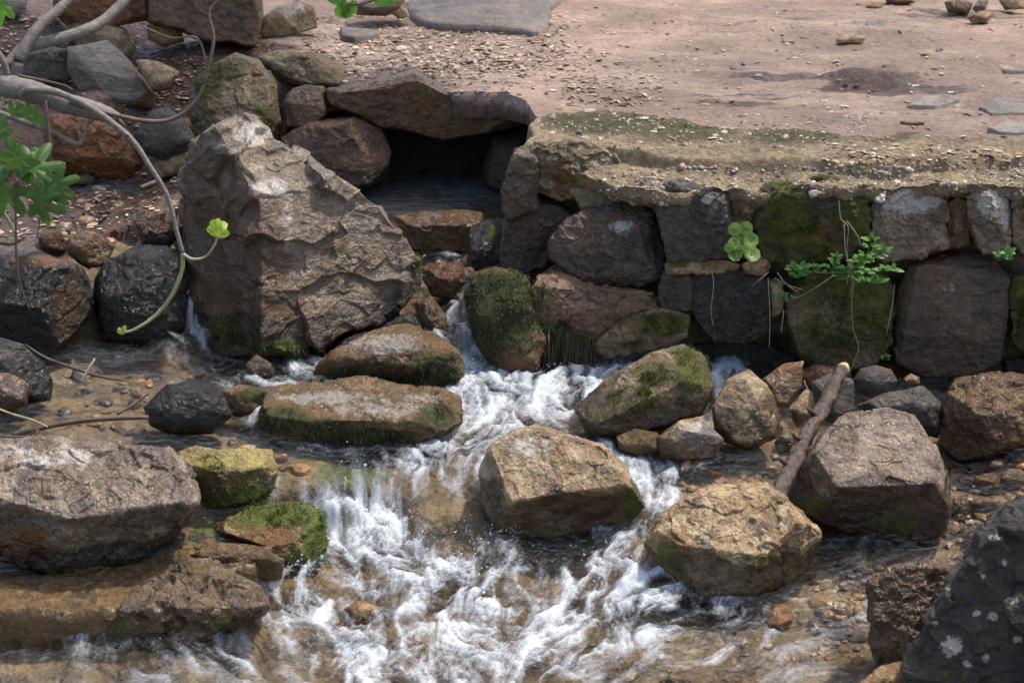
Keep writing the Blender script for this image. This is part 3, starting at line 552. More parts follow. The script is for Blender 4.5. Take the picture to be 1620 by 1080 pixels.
rock('boulder', 'big dark grey boulder with pale top at the left edge', B, [(-60,705),(0,700),(100,697),(180,705),(270,710),(300,745),(313,790),(285,832),(240,862),(200,902),(150,925),(105,925),(50,898),(-10,872),(-60,840)], 'slate', zb=.10, D=.26, p=2.9, facets=2,
     planes=[(.05,-.42,.9,.62),(.25,-.88,-.42,.7),(-.3,-.9,-.25,.75)], amp=.05, terr=.06, sub=8, pale=[(70,722,120,28,.55),(140,765,40,40,.3)], stain=[(40,860,60,40,.8),(110,900,40,20,.6),(20,740,30,40,.4)], moss=[(180,905,50,12,.4)], wet=.12)
rock('rock', 'green algae covered slab rock with water sliding over it', K, [(328,835),(400,800),(480,794),(511,810),(518,862),(500,905),(455,892),(395,862)], 'greenwet', zb=.03, D=.14, p=3.2, amp=.05, terr=.04, facets=3, planes=[(.1,-.45,.9,.5),(.3,-.95,.1,.75)], sub=7, moss=[(460,812,100,24,.8),(505,850,30,70,.95),(400,820,60,20,.6),(480,890,40,30,.8)], stain=[(430,850,70,30,.7)], wet=.6, tuft=900)
rock('rock', 'pocked brown limestone rock with dark hollows in the lower left shallows', K, [(160,975),(200,940),(240,918),(290,885),(340,888),(410,930),(424,960),(385,990),(310,1020),(230,1035),(165,1025)], 'pocked', zb=.0, D=.17, amp=.06, terr=.05, pock=.16, facets=3, planes=[(0,-.35,.93,.5),(0,-.95,.2,.7)], p=3.2, sub=8, moss=[(180,990,40,40,.5),(350,985,80,20,.5),(300,900,60,20,.4)], wet=.10, wetb=[(390,940,40,40,.7)])
rock('rock', 'small wet ledge stone behind the pocked brown rock', K, [(300,878),(345,860),(400,862),(450,885),(445,915),(400,920),(340,895)], 'wetmoss', zb=.07, amp=.06, terr=.05, sub=6, wet=.5, moss=[(420,885,40,16,.5)])
rock('rock', 'long tan ledge rock under a thin sheet of water in the lower left corner', K, [(-40,960),(60,952),(170,955),(185,990),(175,1030),(60,1040),(-40,1040)], 'wetmoss', zb=-.05, D=.12, p=4, facets=0, planes=[(0,-.1,1,.6),(0,-1,.1,.7)], amp=.04, terr=.03, sub=7, moss=[(60,1000,120,16,.5)], wet=.6)
# --- middle of the stream
rock('boulder', 'pale grey tan boulder splitting the white water in midstream', B, [(759,748),(775,708),(810,685),(850,674),(900,690),(950,705),(985,735),(1006,770),(1017,800),(995,830),(900,845),(830,850),(785,840),(764,795)], 'lime', zb=.05, D=.19, p=3., facets=2,
     planes=[(.0,-.62,.78,.6),(.15,-.93,-.32,.66),(-.8,-.55,.2,.85)], amp=.04, terr=.035, sub=8, stain=[(940,800,50,25,.8),(900,790,90,18,.4),(880,720,18,30,.35)], moss=[(1000,795,25,35,.7),(960,760,30,14,.35)], pale=[(830,710,60,25,.5)], wet=.09)
rock('rock', 'tan rock submerged under the clear water chute', K, [(645,800),(665,775),(715,770),(760,800),(775,850),(760,890),(690,900),(650,860)], 'tan', zb=-.12, D=.12, amp=.05, sub=6, wet=.5, planes=[(0,-.7,.7,.6)])
rock('rock', 'blue green rock under water at the lip of the small side fall', K, [(455,742),(540,730),(595,748),(605,800),(560,845),(520,835),(500,780)], 'wetmoss', zb=-.05, D=.15, p=3.2, amp=.04, sub=6, moss=[(560,760,60,40,.9)], planes=[(0,-.3,.95,.5)], wet=.6)
rock('rock', 'yellow stone lying under the riffles in front of the chute', K, [(540,965),(565,950),(600,960),(605,985),(570,998),(545,988)], 'ochre', zb=-.03, sub=5)
rock('boulder', 'speckled tan boulder touching the foot of the log', B, [(1024,862),(1045,815),(1090,785),(1140,767),(1210,769),(1240,790),(1296,840),(1291,872),(1250,915),(1190,948),(1110,950),(1060,932),(1032,897)], 'tan', zb=-.01, D=.2, p=2.6, facets=4,
     planes=[(-.1,-.6,.78,.62),(-.6,-.7,-.1,.8)], amp=.06, terr=.035, pock=.05, sub=8, stain=[(1080,870,30,50,.5),(1170,800,30,30,.35),(1210,890,50,20,.5)], moss=[(1060,880,30,50,.6),(1150,800,40,20,.35),(1230,790,30,14,.4),(1200,885,50,14,.5)], pale=[(1150,850,60,40,.3)], wet=.03)
rock('boulder', 'grey brown flat topped boulder behind the leaning log', B, [(1243,795),(1270,738),(1300,690),(1340,655),(1400,647),(1445,660),(1482,710),(1497,752),(1503,800),(1490,848),(1420,855),(1320,835),(1258,812)], 'violet', zb=.04, D=.21, p=3., facets=1,
     planes=[(.0,-.55,.83,.6),(.05,-.93,-.3,.68),(-.7,-.6,.3,.8)], amp=.035, terr=.03, sub=8, moss=[(1280,800,40,30,.55),(1290,730,20,50,.3),(1430,830,60,14,.6)], stain=[(1300,760,40,60,.45),(1400,790,90,20,.4)], pale=[(1370,690,70,25,.15)], wet=.13)
rock('rock', 'smooth pale cream rock at the right side of the white pool', K, [(1038,692),(1075,665),(1110,659),(1146,696),(1130,722),(1080,730),(1044,722)], 'tan', zb=.125, amp=.03, sub=6, pale=[(1105,690,50,30,.8)], planes=[(.4,-.5,.8,.7)], wet=.14)
rock('rock', 'brown algae stone low beside the cream rock', K, [(975,690),(1005,678),(1040,684),(1045,712),(1005,722),(980,712)], 'wetmoss', zb=.135, sub=5, wet=.4, moss=[(1010,685,30,10,.4)])
rock('rock', 'upright grey stone leaning on the wall foot beside the mossy triangular rock', K, [(1126,645),(1150,600),(1185,584),(1215,610),(1236,660),(1228,692),(1185,712),(1132,695)], 'lime', zb=.12, amp=.025, D=.12, planes=[(-.3,-.85,.4,.75),(.6,-.7,.3,.8)], sub=6, stain=[(1150,690,40,20,.5)], wet=.15)
rock('rock', 'orange topped tan rock behind the upright grey stone', K, [(1203,602),(1240,575),(1271,571),(1267,612),(1247,645),(1222,645)], 'lime', zb=.145, amp=.03, sub=6, stain=[(1245,580,35,12,.8)], planes=[(.1,-.9,.3,.75)])
rock('rock', 'small angular cream stone tucked behind the log', K, [(1246,648),(1275,615),(1300,624),(1297,662),(1260,676)], 'tan', zb=.13, amp=.04, sub=5, planes=[(.4,-.7,.5,.7)])
rock('rock', 'rough purplish stone under the log beside the upright grey stone', K, [(1225,700),(1240,680),(1262,690),(1258,715),(1232,718)], 'lime', zb=.115, sub=4, wet=.14)
rock('rock', 'smooth round black cobble at the wall foot', K, [(1350,600),(1360,583),(1385,577),(1410,584),(1420,603),(1408,624),(1380,630),(1356,620)], 'basalt', zb=.155, amp=.008, facets=0, p=2., sub=6)
rock('rock', 'dark flat rock under the round black cobble', K, [(1356,642),(1400,622),(1460,611),(1492,640),(1484,692),(1455,684),(1430,668),(1375,664)], 'basalt', zb=.13, amp=.05, sub=6, facets=4)
rock('rock', 'dark stone behind the upper part of the log', K, [(1283,605),(1310,590),(1350,600),(1352,650),(1320,672),(1290,655)], 'basalt', zb=.135, amp=.05, sub=5)
rock('rock', 'rust brown stone behind the broken end of the log', K, [(1262,590),(1290,575),(1330,580),(1330,610),(1280,615)], 'rust', zb=.15, sub=5)
rock('rock', 'glistening wet orange brown rock at the right edge under the wall', K, [(1488,645),(1510,600),(1580,588),(1650,600),(1650,690),(1560,725),(1515,728),(1490,702)], 'ochre', zb=.095, D=.16, amp=.06, terr=.06, sub=7, wet=.6, planes=[(.1,-.6,.75,.7),(-.4,-.9,-.1,.75)], stain=[(1560,680,60,40,.4)])
rock('rock', 'small round brown stone in the gap above the wet orange rock', K, [(1588,610),(1600,597),(1640,598),(1640,622),(1605,626)], 'brown', zb=.16, sub=5)
rock('rock', 'tiny tan stone beside the round black cobble', K, [(1428,600),(1440,590),(1455,597),(1455,607),(1436,609)], 'lime', zb=.165, sub=4)
rock('rock', 'mossy triangular rock beside the white pool at the wall foot', K, [(908,645),(960,600),(1030,560),(1080,544),(1112,565),(1129,610),(1112,655),(1060,675),(990,695),(930,690)], 'mossrock', zb=.155, D=.17, amp=.035, facets=4, planes=[(-.25,-.6,.75,.65),(.1,-.95,.1,.75)], sub=7,
     moss=[(1095,590,35,35,.95),(1040,590,50,30,.55),(1000,630,60,30,.5),(960,660,50,16,.5),(1090,560,30,16,.8)], wet=.18, tuft=2000, tln=(.004,.009))
# --- foreground right
rock('boulder', 'large black foreground boulder with lichen spots in the lower right corner', B, [(1425,1110),(1440,1030),(1480,960),(1518,900),(1548,842),(1588,805),(1640,785),(1760,800),(1800,1000),(1790,1180),(1430,1180)], 'foredark', y=3.85, D=.25, p=2.8, facets=3, planes=[(-.3,-.9,.3,.7)], amp=.05, terr=.06, sub=8,
     pale=[(1480,985,5,5,.8),(1530,1050,9,6,.8),(1590,890,7,6,.8),(1560,1040,6,8,.75),(1610,1010,9,7,.8),(1500,930,4,4,.8),(1575,850,14,6,.6),(1505,1022,18,17,1.1),(1570,975,10,8,.9),(1545,970,7,6,.9),(1555,910,4,5,.9),(1600,950,12,7,.8)], moss=[(1520,950,11,8,.7),(1495,1065,10,8,.7),(1525,1070,9,7,.6),(1580,1015,6,6,.6)])
rock('rock', 'reddish pocked rock in front of the black foreground boulder', K, [(1374,922),(1420,894),(1480,890),(1520,895),(1540,940),(1490,1010),(1425,1062),(1385,1055),(1377,980)], 'pocked', zb=-.01, D=.12, amp=.07, terr=.07, pock=.16, sub=8, facets=2, planes=[(-.1,-.8,.5,.7)], wet=.6)
rock('rock', 'low yellowish rock at the bottom edge beside the black boulder', K, [(1355,1085),(1395,1052),(1440,1045),(1470,1075),(1460,1120),(1370,1120)], 'ochre', y=3.95, sub=6, moss=[(1400,1080,16,12,.5)])
rock('rock', 'low tan wet rock at the bottom edge right of the riffles', K, [(1030,1092),(1065,1062),(1120,1055),(1170,1062),(1205,1085),(1190,1130),(1050,1130)], 'pocked', y=3.98, sub=6, pock=.08, wet=.6)
# --- cascade and tunnel
rock('rock', 'flat tan ledge stone across the stream below the tunnel pool', K, [(622,342),(700,333),(762,334),(768,368),(748,400),(650,395)], 'ochre', zb=.33, p=3.2, D=.09, amp=.05, planes=[(0,-.3,.95,.5),(0,-1,.1,.7)], sub=6, wet=.38, pale=[(690,342,60,10,.4)])
rock('rock', 'reddish brown wedge stone in the narrow cascade', K, [(661,425),(690,415),(732,417),(737,447),(715,474),(682,467)], 'rust', zb=.29, p=3, amp=.04, planes=[(0,-.4,.9,.6)], sub=6, wet=.31)
rock('rock', 'tiny orange stone on top of the reddish wedge stone', K, [(727,412),(738,402),(757,408),(755,421),(735,422)], 'ochre', zb=.335, sub=4)
rock('rock', 'ochre stone under the falling water of the cascade', K, [(655,480),(682,468),(706,500),(712,530),(690,545),(668,520)], 'ochre', zb=.2, sub=5, amp=.05, wet=.5)
rock('rock', 'dark wet moss covered rock on the right of the narrow cascade', K, [(733,470),(752,432),(790,425),(832,438),(845,480),(862,540),(852,585),(812,602),(780,580),(755,545)], 'wetmoss', zb=.15, D=.10, amp=.05, sub=7, moss=[(790,485,85,70,1),(775,545,30,60,.6),(830,540,30,40,.4)], stain=[(820,585,40,25,.7),(770,540,20,40,.5)], wet=.6, tuft=3000, tuftmat='algae', droop=.5, tln=(.006,.013))
rock('rock', 'dark wet rock beside the ledge stone at the tunnel mouth', K, [(745,360),(775,345),(808,380),(815,440),(770,450),(740,415)], 'black', zb=.30, sub=6, wet=.6, moss=[(780,370,14,20,.7)])
rock('rock', 'dark stone under the left lip of the largest boulder', K, [(505,560),(540,535),(600,520),(650,490),(668,520),(640,545),(560,560)], 'black', zb=.22, y=None, sub=5, wet=.6)
rock('boulder', 'brown lintel boulder bridging the dark tunnel under the path', B, [(512,142),(560,135),(600,125),(640,114),(656,112),(690,134),(720,150),(790,151),(815,165),(832,178),(822,198),(770,210),(700,221),(640,206),(600,201),(560,182),(518,166)], 'brown', y=6.62, D=.24, p=3., facets=2, planes=[(0,-.97,-.2,.6)], amp=.03, terr=.035, sub=8)
rock('rock', 'squarish brown stone left of the lintel boulder', K, [(449,162),(460,142),(482,134),(512,138),(518,180),(492,204),(456,198)], 'brown', y=6.65, sub=6, p=3.2, planes=[(0,-1,.1,.7)])
rock('boulder', 'dark brown boulder holding up the left side of the tunnel', B, [(444,218),(490,194),(560,184),(602,204),(618,240),(612,285),(570,300),(510,285),(458,250)], 'brown', y=6.55, D=.2, sub=7, p=3, planes=[(0,-.95,.2,.75),(.6,-.75,.2,.8)], amp=.04, wet=.46)
rock('rock', 'lumpy concrete mound at the path edge left of the lintel', K, [(410,92),(440,82),(500,86),(545,105),(545,138),(490,140),(440,125)], 'mortar', y=6.85, sub=6, amp=.1, D=.14, moss=[(450,115,30,14,.5)])
rock('rock', 'thin brown stone between the lintel and the wall corner', K, [(795,160),(840,151),(885,155),(884,170),(850,182),(838,196),(820,188)], 'brown', y=6.6, sub=5, amp=.05)
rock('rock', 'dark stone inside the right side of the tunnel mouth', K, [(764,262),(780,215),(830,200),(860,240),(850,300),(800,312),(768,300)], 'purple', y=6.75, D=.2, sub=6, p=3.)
rock('rock', 'added black backing rock that darkens the tunnel', K, [(540,190),(640,160),(760,160),(870,180),(870,285),(560,290)], 'black', y=7.05, D=.2, sub=5, p=4)  # black backing put in so the tunnel reads dark
# ------------------------------------------------------------------ the wall: one thing, its stones are parts
wall = empty('stone_wall', np.array([1.0, FRONT, .12]))
tag(wall, 'rough dry stone retaining wall of dark and mossy blocks below the path', 'wall')
def ws(label, ol, mat, y=FRONT, **kw):
    kw.setdefault('p', 4.); kw.setdefault('facets', 5); kw.setdefault('amp', .055); kw.setdefault('terr', .07); kw.setdefault('round_', .12); kw.setdefault('sub', 7); kw.setdefault('D', .16)
    n = kw.pop('n', (random.uniform(-.12, .12), -1, random.uniform(-.02, .16)))
    kw['planes'] = [(*n, .3)] + list(kw.get('planes', ()))
    o = rock('stone', label, None, ol, mat, y=y, parent=wall, **kw)
    return o
ws('lichen covered corner block', [(818,237),(850,224),(905,222),(962,230),(988,256),(978,292),(930,303),(888,318),(848,303),(824,282)], 'mossrock', y=5.82, moss=[(835,265,25,40,.7),(900,240,60,10,.3)], stain=[(890,270,26,26,.9)], pale=[(850,250,50,12,.4),(950,260,40,40,.35)], D=.2)
ws('smooth dark stone below the corner block', [(793,402),(800,350),(820,318),(880,316),(905,345),(875,385),(862,420),(820,434),(798,425)], 'purple', y=5.84)
ws('large sloping brown stone', [(868,385),(895,355),(930,329),(1000,322),(1034,340),(1052,400),(1046,442),(990,457),(960,460),(908,432),(873,408)], 'purple', y=5.68, n=(-.15, -.9, .25), planes=[(.6,-.7,.35,.75)], pale=[(985,360,25,22,.6),(960,330,40,6,.4)], D=.2)
ws('dark basalt block with a pale spot', [(1031,302),(1070,284),(1112,294),(1158,309),(1163,370),(1152,408),(1058,414),(1048,370)], 'basalt', pale=[(1118,316,12,9,.8)], stain=[(1090,370,40,30,.3)])
ws('small grey filler stone', [(1158,312),(1196,294),(1204,340),(1192,362),(1163,356)], 'lime', y=FRONT + .03, sub=6, amp=.08)
ws('block overgrown with olive moss', [(1195,332),(1213,294),(1290,283),(1342,286),(1372,308),(1373,370),(1343,403),(1270,418),(1213,412),(1197,380)], 'basalt', moss=[(1240,350,80,90,.72),(1300,290,110,22,1.),(1350,340,50,80,.7),(1280,395,90,36,.65)], stain=[(1350,305,22,20,.9),(1280,370,60,30,.7),(1310,392,40,14,.8)], pale=[(1290,310,20,16,.4)], tuft=3500, tln=(.003,.008))
ws('rounded block with sunlight painted white on top', [(1378,332),(1389,289),(1440,288),(1497,308),(1499,390),(1452,408),(1398,412),(1379,372)], 'violet', pale=[(1440,312,55,28,1)], moss=[])  # pale blob paints the sunlit patch on its top
ws('narrow brown filler stone', [(1499,322),(1515,310),(1530,322),(1534,388),(1500,394)], 'brown', y=FRONT + .03, sub=6, amp=.08)
ws('narrow grey stone with a white streak', [(1529,312),(1560,291),(1592,294),(1602,340),(1597,392),(1556,402),(1534,362)], 'violet', pale=[(1570,320,30,30,.85),(1590,340,8,40,.7)])
ws('mossy stone cut by the right edge', [(1604,310),(1625,292),(1690,295),(1690,400),(1620,405),(1603,380)], 'mossrock', moss=[(1620,330,20,40,.5)])
ws('thin flat stone between two courses', [(1051,418),(1060,411),(1150,412),(1172,420),(1168,432),(1055,434)], 'lime', sub=6, moss=[(1075,418,20,8,.7)])
ws('small tan stone under the round leaved plant', [(1173,418),(1205,404),(1222,420),(1206,436),(1178,432)], 'tan', y=FRONT - .02, sub=5)
ws('small dark block', [(1042,452),(1050,429),(1096,430),(1098,492),(1044,494)], 'basalt', y=FRONT + .01, sub=6)
ws('square black basalt block', [(1096,440),(1120,426),(1200,429),(1222,450),(1218,522),(1180,545),(1130,540),(1098,505)], 'black', amp=.025, y=FRONT)
ws('small pale filler stone', [(1213,442),(1236,438),(1242,492),(1221,503)], 'lime', y=FRONT + .02, sub=5, amp=.09)
ws('mossy block under the green herb', [(1248,470),(1268,440),(1290,424),(1390,424),(1414,460),(1407,542),(1380,578),(1320,584),(1268,563),(1250,512)], 'mossrock', moss=[(1330,448,110,50,.75),(1300,540,90,60,.55),(1395,500,30,90,.7),(1350,500,60,60,.45)], stain=[(1380,540,20,30,.3)], tuft=3500, tln=(.003,.009))
ws('large dark reddish brown block', [(1413,482),(1440,420),(1490,399),(1562,404),(1599,440),(1592,522),(1582,572),(1540,594),(1460,596),(1418,572)], 'purple', D=.19, amp=.03, pale=[(1500,455,22,16,.35)], terr=.02)
ws('mossy block at the right edge', [(1600,440),(1640,428),(1700,430),(1700,560),(1640,570),(1604,545)], 'mossrock', y=FRONT - .02, moss=[(1612,490,30,80,1)], tuft=2500, tln=(.003,.009))
ws('broad brown base stone with hanging roots', [(833,492),(850,440),(880,424),(930,448),(1000,459),(1052,470),(1048,505),(990,520),(950,565),(900,550),(858,532)], 'brown', y=5.62, D=.2, facets=5, moss=[(870,530,40,30,.9),(920,550,40,20,.8),(855,460,20,20,.5)], tuft=1600, tuftmat='rootlet', droop=1.4, tln=(.03,.075))
ws('mossy base stone under the small dark block', [(938,548),(988,500),(1050,488),(1089,499),(1087,532),(1035,553),(962,566)], 'mossrock', y=5.58, moss=[(1050,512,45,20,.9),(1000,545,40,14,.4)], D=.12, tuft=900, tln=(.003,.008))
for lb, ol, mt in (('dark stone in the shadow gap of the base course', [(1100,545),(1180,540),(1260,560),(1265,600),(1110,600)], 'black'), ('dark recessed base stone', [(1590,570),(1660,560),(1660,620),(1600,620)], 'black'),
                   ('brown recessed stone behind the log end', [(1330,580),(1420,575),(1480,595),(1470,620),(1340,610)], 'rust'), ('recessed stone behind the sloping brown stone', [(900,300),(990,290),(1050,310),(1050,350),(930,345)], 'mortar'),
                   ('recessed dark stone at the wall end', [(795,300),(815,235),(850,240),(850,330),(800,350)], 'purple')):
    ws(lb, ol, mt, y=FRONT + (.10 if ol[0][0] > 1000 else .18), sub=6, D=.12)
# mortar bed behind and above the stones, with its stepped top
mx = axis(-.0, 2.6, .008, -.0, 2.6); mx = mx[mx >= 0]
CAPB = [(830,172),(860,168),(925,165),(1000,172),(1110,186),(1250,200),(1400,205),(1650,210)]   # back edge of the cap
CAPM = [(820,232),(870,225),(960,235),(1060,252),(1200,256),(1400,258),(1650,250)]                 # step in the cap
CAPF = [(815,250),(880,262),(960,270),(1035,290),(1100,282),(1200,284),(1300,278),(1400,284),(1500,292),(1650,290)]
def curve(c, z):
    q = np.array([on_z(a, b, z) for a, b in c]); return np.interp(mx, q[:, 0], q[:, 1])
yb = curve(CAPB, .80); ym = curve(CAPM, .785)
yf = np.minimum(np.where(mx < .12, 5.88, np.where(mx < .4, 5.88 - (mx - .12) / .28 * .25, FRONT + .01)), 6) + .03 * fbm(np.stack([mx * 6, 0 * mx, 0 * mx], 1), 4)
ym = np.maximum(ym, yf + .06); yb = np.maximum(yb, ym + .1)
shear = sstep(.35, .0, mx)
rows = []; Zs = []
nt = 120
for k in range(nt):
    u = k / (nt - 1)
    rows.append(yf + (yb - yf) * u)
MY = np.array(rows); MX = np.tile(mx, (nt, 1)) + shear[None, :] * (np.clip(MY - 5.9, -.1, .6) * .12 + .012 + .03 * fbm(np.stack([MY.ravel() * 7, 0 * MY.ravel(), 0 * MY.ravel()], 1), 4).reshape(MY.shape)); Q = np.stack([MX.ravel(), MY.ravel(), 0 * MX.ravel()], 1)
stepm = sstep(-.008, .012, (MY - ym[None, :]) + .02 * fbm(Q * 6, 3).reshape(MX.shape))
backm = sstep(.02, -.02, MY - yb[None, :] + .03)
gz = ground_z(MX, MY)
MZ = gz - .022 - .02 * sstep(.10, .0, MY - yf[None, :]) * (1 + fbm(Q * 5, 3).reshape(MX.shape)) + stepm * (.022 + .012 * fbm(Q * 4, 3).reshape(MX.shape)) + .014 * backm * stepm + .010 * fbm(Q * 12, 4).reshape(MX.shape) + .005 * ridged(Q * 40, 2).reshape(MX.shape) * 1.
MZ[-6:] -= np.linspace(0, .05, 6)[:, None]
MZ[:, :3] -= np.array([.14, .06, .01])[None, :]
fr_rows = []; hh = np.linspace(1, 0, 40)[:-1]
for k in range(60):
    v = k / 59; zz = MZ[0] - v * .75
    yy = MY[0] + sstep(.03, .16, v) * .15 + .03 * fbm(np.stack([mx * 9, zz * 9, 0 * mx], 1), 5)
    fr_rows.append((MX[0], yy, zz))
fr_rows = fr_rows[::-1]
VV = np.concatenate([np.stack([x_, a, b], 1) for x_, a, b in fr_rows] + [np.stack([MX.ravel(), MY.ravel(), MZ.ravel()], 1)])
PX = project(VV)
capmoss = blobs(PX, [(960, 195, 110, 22, .75), (1080, 205, 120, 26, .65), (900, 190, 50, 16, .7), (1250, 215, 120, 18, .55), (1400, 215, 90, 16, .4), (1150, 270, 140, 10, .25)])
capst = blobs(PX, [(1150, 256, 110, 6, .7), (1450, 250, 160, 5, .7), (950, 215, 60, 6, .3), (1200, 180, 300, 8, .5)])
o = link('mortar_cap', mesh_np('mortar_cap', VV - np.array(wall.location), grid_faces(nt + 60, len(mx)), M['mortar'], attrs={'moss': capmoss, 'stain': capst}), wall)
o['label'] = 'pebbly concrete cap with patches of moss'

# ------------------------------------------------------------------ scattered small stones and litter
def scatter(name, base, P, S, mat, rot=True, flat=1., kind='stuff', jitter=.0):
    BV, BF = base; n = len(P); nv = len(BV)
    a = rng.uniform(0, 2 * math.pi, n); ca, sa = np.cos(a), np.sin(a)
    BVs = BV[None] * (1 + rng.normal(size=(n, nv, 1)) * jitter)
    sc3 = S[:, None] * np.stack([rng.uniform(.7, 1.4, n), rng.uniform(.6, 1.1, n), flat * rng.uniform(.6, 1.2, n)], 1)
    X = BVs * sc3[:, None, :]
    tx = rng.normal(size=n) * (.35 if rot else .1); X = np.stack([X[..., 0], X[..., 1] * np.cos(tx)[:, None] - X[..., 2] * np.sin(tx)[:, None], X[..., 1] * np.sin(tx)[:, None] + X[..., 2] * np.cos(tx)[:, None]], -1)
    X = np.stack([X[..., 0] * ca[:, None] - X[..., 1] * sa[:, None], X[..., 0] * sa[:, None] + X[..., 1] * ca[:, None], X[..., 2]], -1) + P[:, None, :]
    F = (BF[None] + (np.arange(n) * nv)[:, None, None]).reshape(-1, BF.shape[1])
    o = link(name, mesh_np(name, X.reshape(-1, 3), F, mat, smooth=False, attrs={'rnd': np.repeat(rng.random(n), nv)})); 
    if kind: o['kind'] = kind
    return o
DEP = bpy.context.evaluated_depsgraph_get()
def drop(px, py, names):
    """first hit of the ray through a picture point"""
    d = Vector(ray(px, py)).normalized(); ok, loc, nor, _, ob, _ = SC.ray_cast(DEP, Vector(CAM), d)
    return (np.array(loc), np.array(nor), ob.name) if ok and ob.name.split('.')[0] in names else None
DEP.update()
def spots(n, boxes, names):
    out = []
    for _ in range(n):
        b = boxes[rng.choice(len(boxes), p=np.array([q[4] for q in boxes]) / sum(q[4] for q in boxes))]
        if len(b) > 5: x, y = rng.normal((b[0] + b[2]) / 2, (b[2] - b[0]) / 4), rng.normal((b[1] + b[3]) / 2, (b[3] - b[1]) / 4)
        else: x, y = rng.uniform(b[0], b[2]), rng.uniform(b[1], b[3])
        if y < -8: continue
        h = drop(x, y, names)
        if h: out.append(h[0])
    return np.array(out)
chip = (np.array([(-1, -.5, 0), (0, -.62, .08), (1, -.3, .0), (1, .35, .1), (0, .6, .18), (-1, .4, .05), (0, 0, .2)], float), np.array([(6, 0, 1), (6, 1, 2), (6, 2, 3), (6, 3, 4), (6, 4, 5), (6, 5, 0)]))
P = spots(4600, [(420, 50, 960, 150, 5, 1), (480, 20, 900, 110, 3), (0, 20, 330, 170, 2.2), (900, 0, 1620, 240, 1.1), (200, 90, 330, 240, .8), (0, 270, 330, 380, 1.2), (900, 120, 1050, 170, .5), (1300, 235, 1620, 262, .3)], ('ground', 'mortar_cap', 'stream_bed', 'water'))
scatter('leaf_litter', chip, P + np.array([0, 0, .003]), rng.uniform(.004, .012, len(P)) * np.where(rng.random(len(P)) < .06, 1.7, 1), M['chips'])
P = spots(1700, [(850, 180, 1400, 235, 3), (1000, 262, 1620, 292, 2), (900, 0, 1620, 200, 1.5), (420, 60, 950, 150, 1), (1300, 230, 1620, 292, 1.2), (940, 270, 1060, 330, 1.2), (1030, 282, 1620, 315, 2.)], ('ground', 'mortar_cap'))
scatter('gravel', ico(2), P - np.array([0, 0, .001]), np.exp(rng.normal(-5.45, .45, len(P))), M['gravel'], flat=.7, jitter=.12)
P = spots(900, [(1480, 690, 1620, 880, 2), (1290, 860, 1400, 1000, 1), (1000, 930, 1380, 1080, .25), (1000, 690, 1260, 770, 1), (90, 560, 480, 720, 1.2), (60, 300, 300, 390, .8), (0, 880, 300, 960, .4), (480, 900, 1000, 1080, .6)], ('water', 'stream_bed'))
Pb = P.copy(); Pb[:, 2] = sample(HB, P[:, 0], P[:, 1]) + .002
scatter('streambed_gravel', ico(2), Pb, np.exp(rng.normal(-4.3, .45, len(P))), M['wetpebble'], flat=.6, jitter=.1)
# --- stones one can count
def cobble(label, px, py, rx, ry, mat, zb, group=None, cat='stone', **kw):
    th = np.linspace(0, 2 * math.pi, 11)[:-1]; rr = random.Random(int(px * 31 + py))
    ol = [(px + rx * math.cos(t) * rr.uniform(.82, 1.1), py + ry * math.sin(t) * rr.uniform(.82, 1.1)) for t in th]
    kw.setdefault('sub', 4)
    return rock('stone', label, cat, ol, mat, zb=zb, group=group, **kw)
for px, py, rx, ry, mt, lb in ((1563,763,24,17,'ochre','rounded orange stone in the right shallows'),(1606,757,26,16,'tan','pale oval stone at the right edge of the shallows'),(1520,803,18,22,'tan','pinkish white stone beside the flat topped boulder'),
    (1560,798,30,12,'ochre','flat tan stone under the rounded orange stone'),(1497,738,12,11,'rust','small brick red pebble against the flat topped boulder'),(1543,740,16,9,'lime','small grey green stone in the right shallows'),
    (1575,735,14,8,'lime','grey pebble upstream of the rounded orange stone'),(1530,762,14,9,'basalt','dark pebble left of the rounded orange stone'),(1590,820,20,10,'basalt','dark flat stone near the top of the black boulder'),
    (1545,850,22,12,'rust','brown stone under the ripples left of the black boulder'),(1400,872,22,9,'tan','pale stone under water below the flat topped boulder'),(1330,905,28,10,'lime','grey stone under water right of the speckled tan boulder'),
    (1180,728,32,8,'brown','flat brown stone under the calm water beside the log'),(1120,752,26,8,'ochre','ochre stone under the calm water near the cream rock'),(1370,905,20,10,'rust','reddish stone under water above the pocked rock')):
    p = on_z(px, py + ry, .05); zz = float(sample(HB, np.array([p[0]]), np.array([p[1]]))[0])
    cobble(lb, px, py, rx, ry, mt, zz + (.004 if py > 840 or px < 1300 else .012), group='stones in the right shallows', sub=5, amp=.05, wetb=[(px, py, 60, 60, .8)])
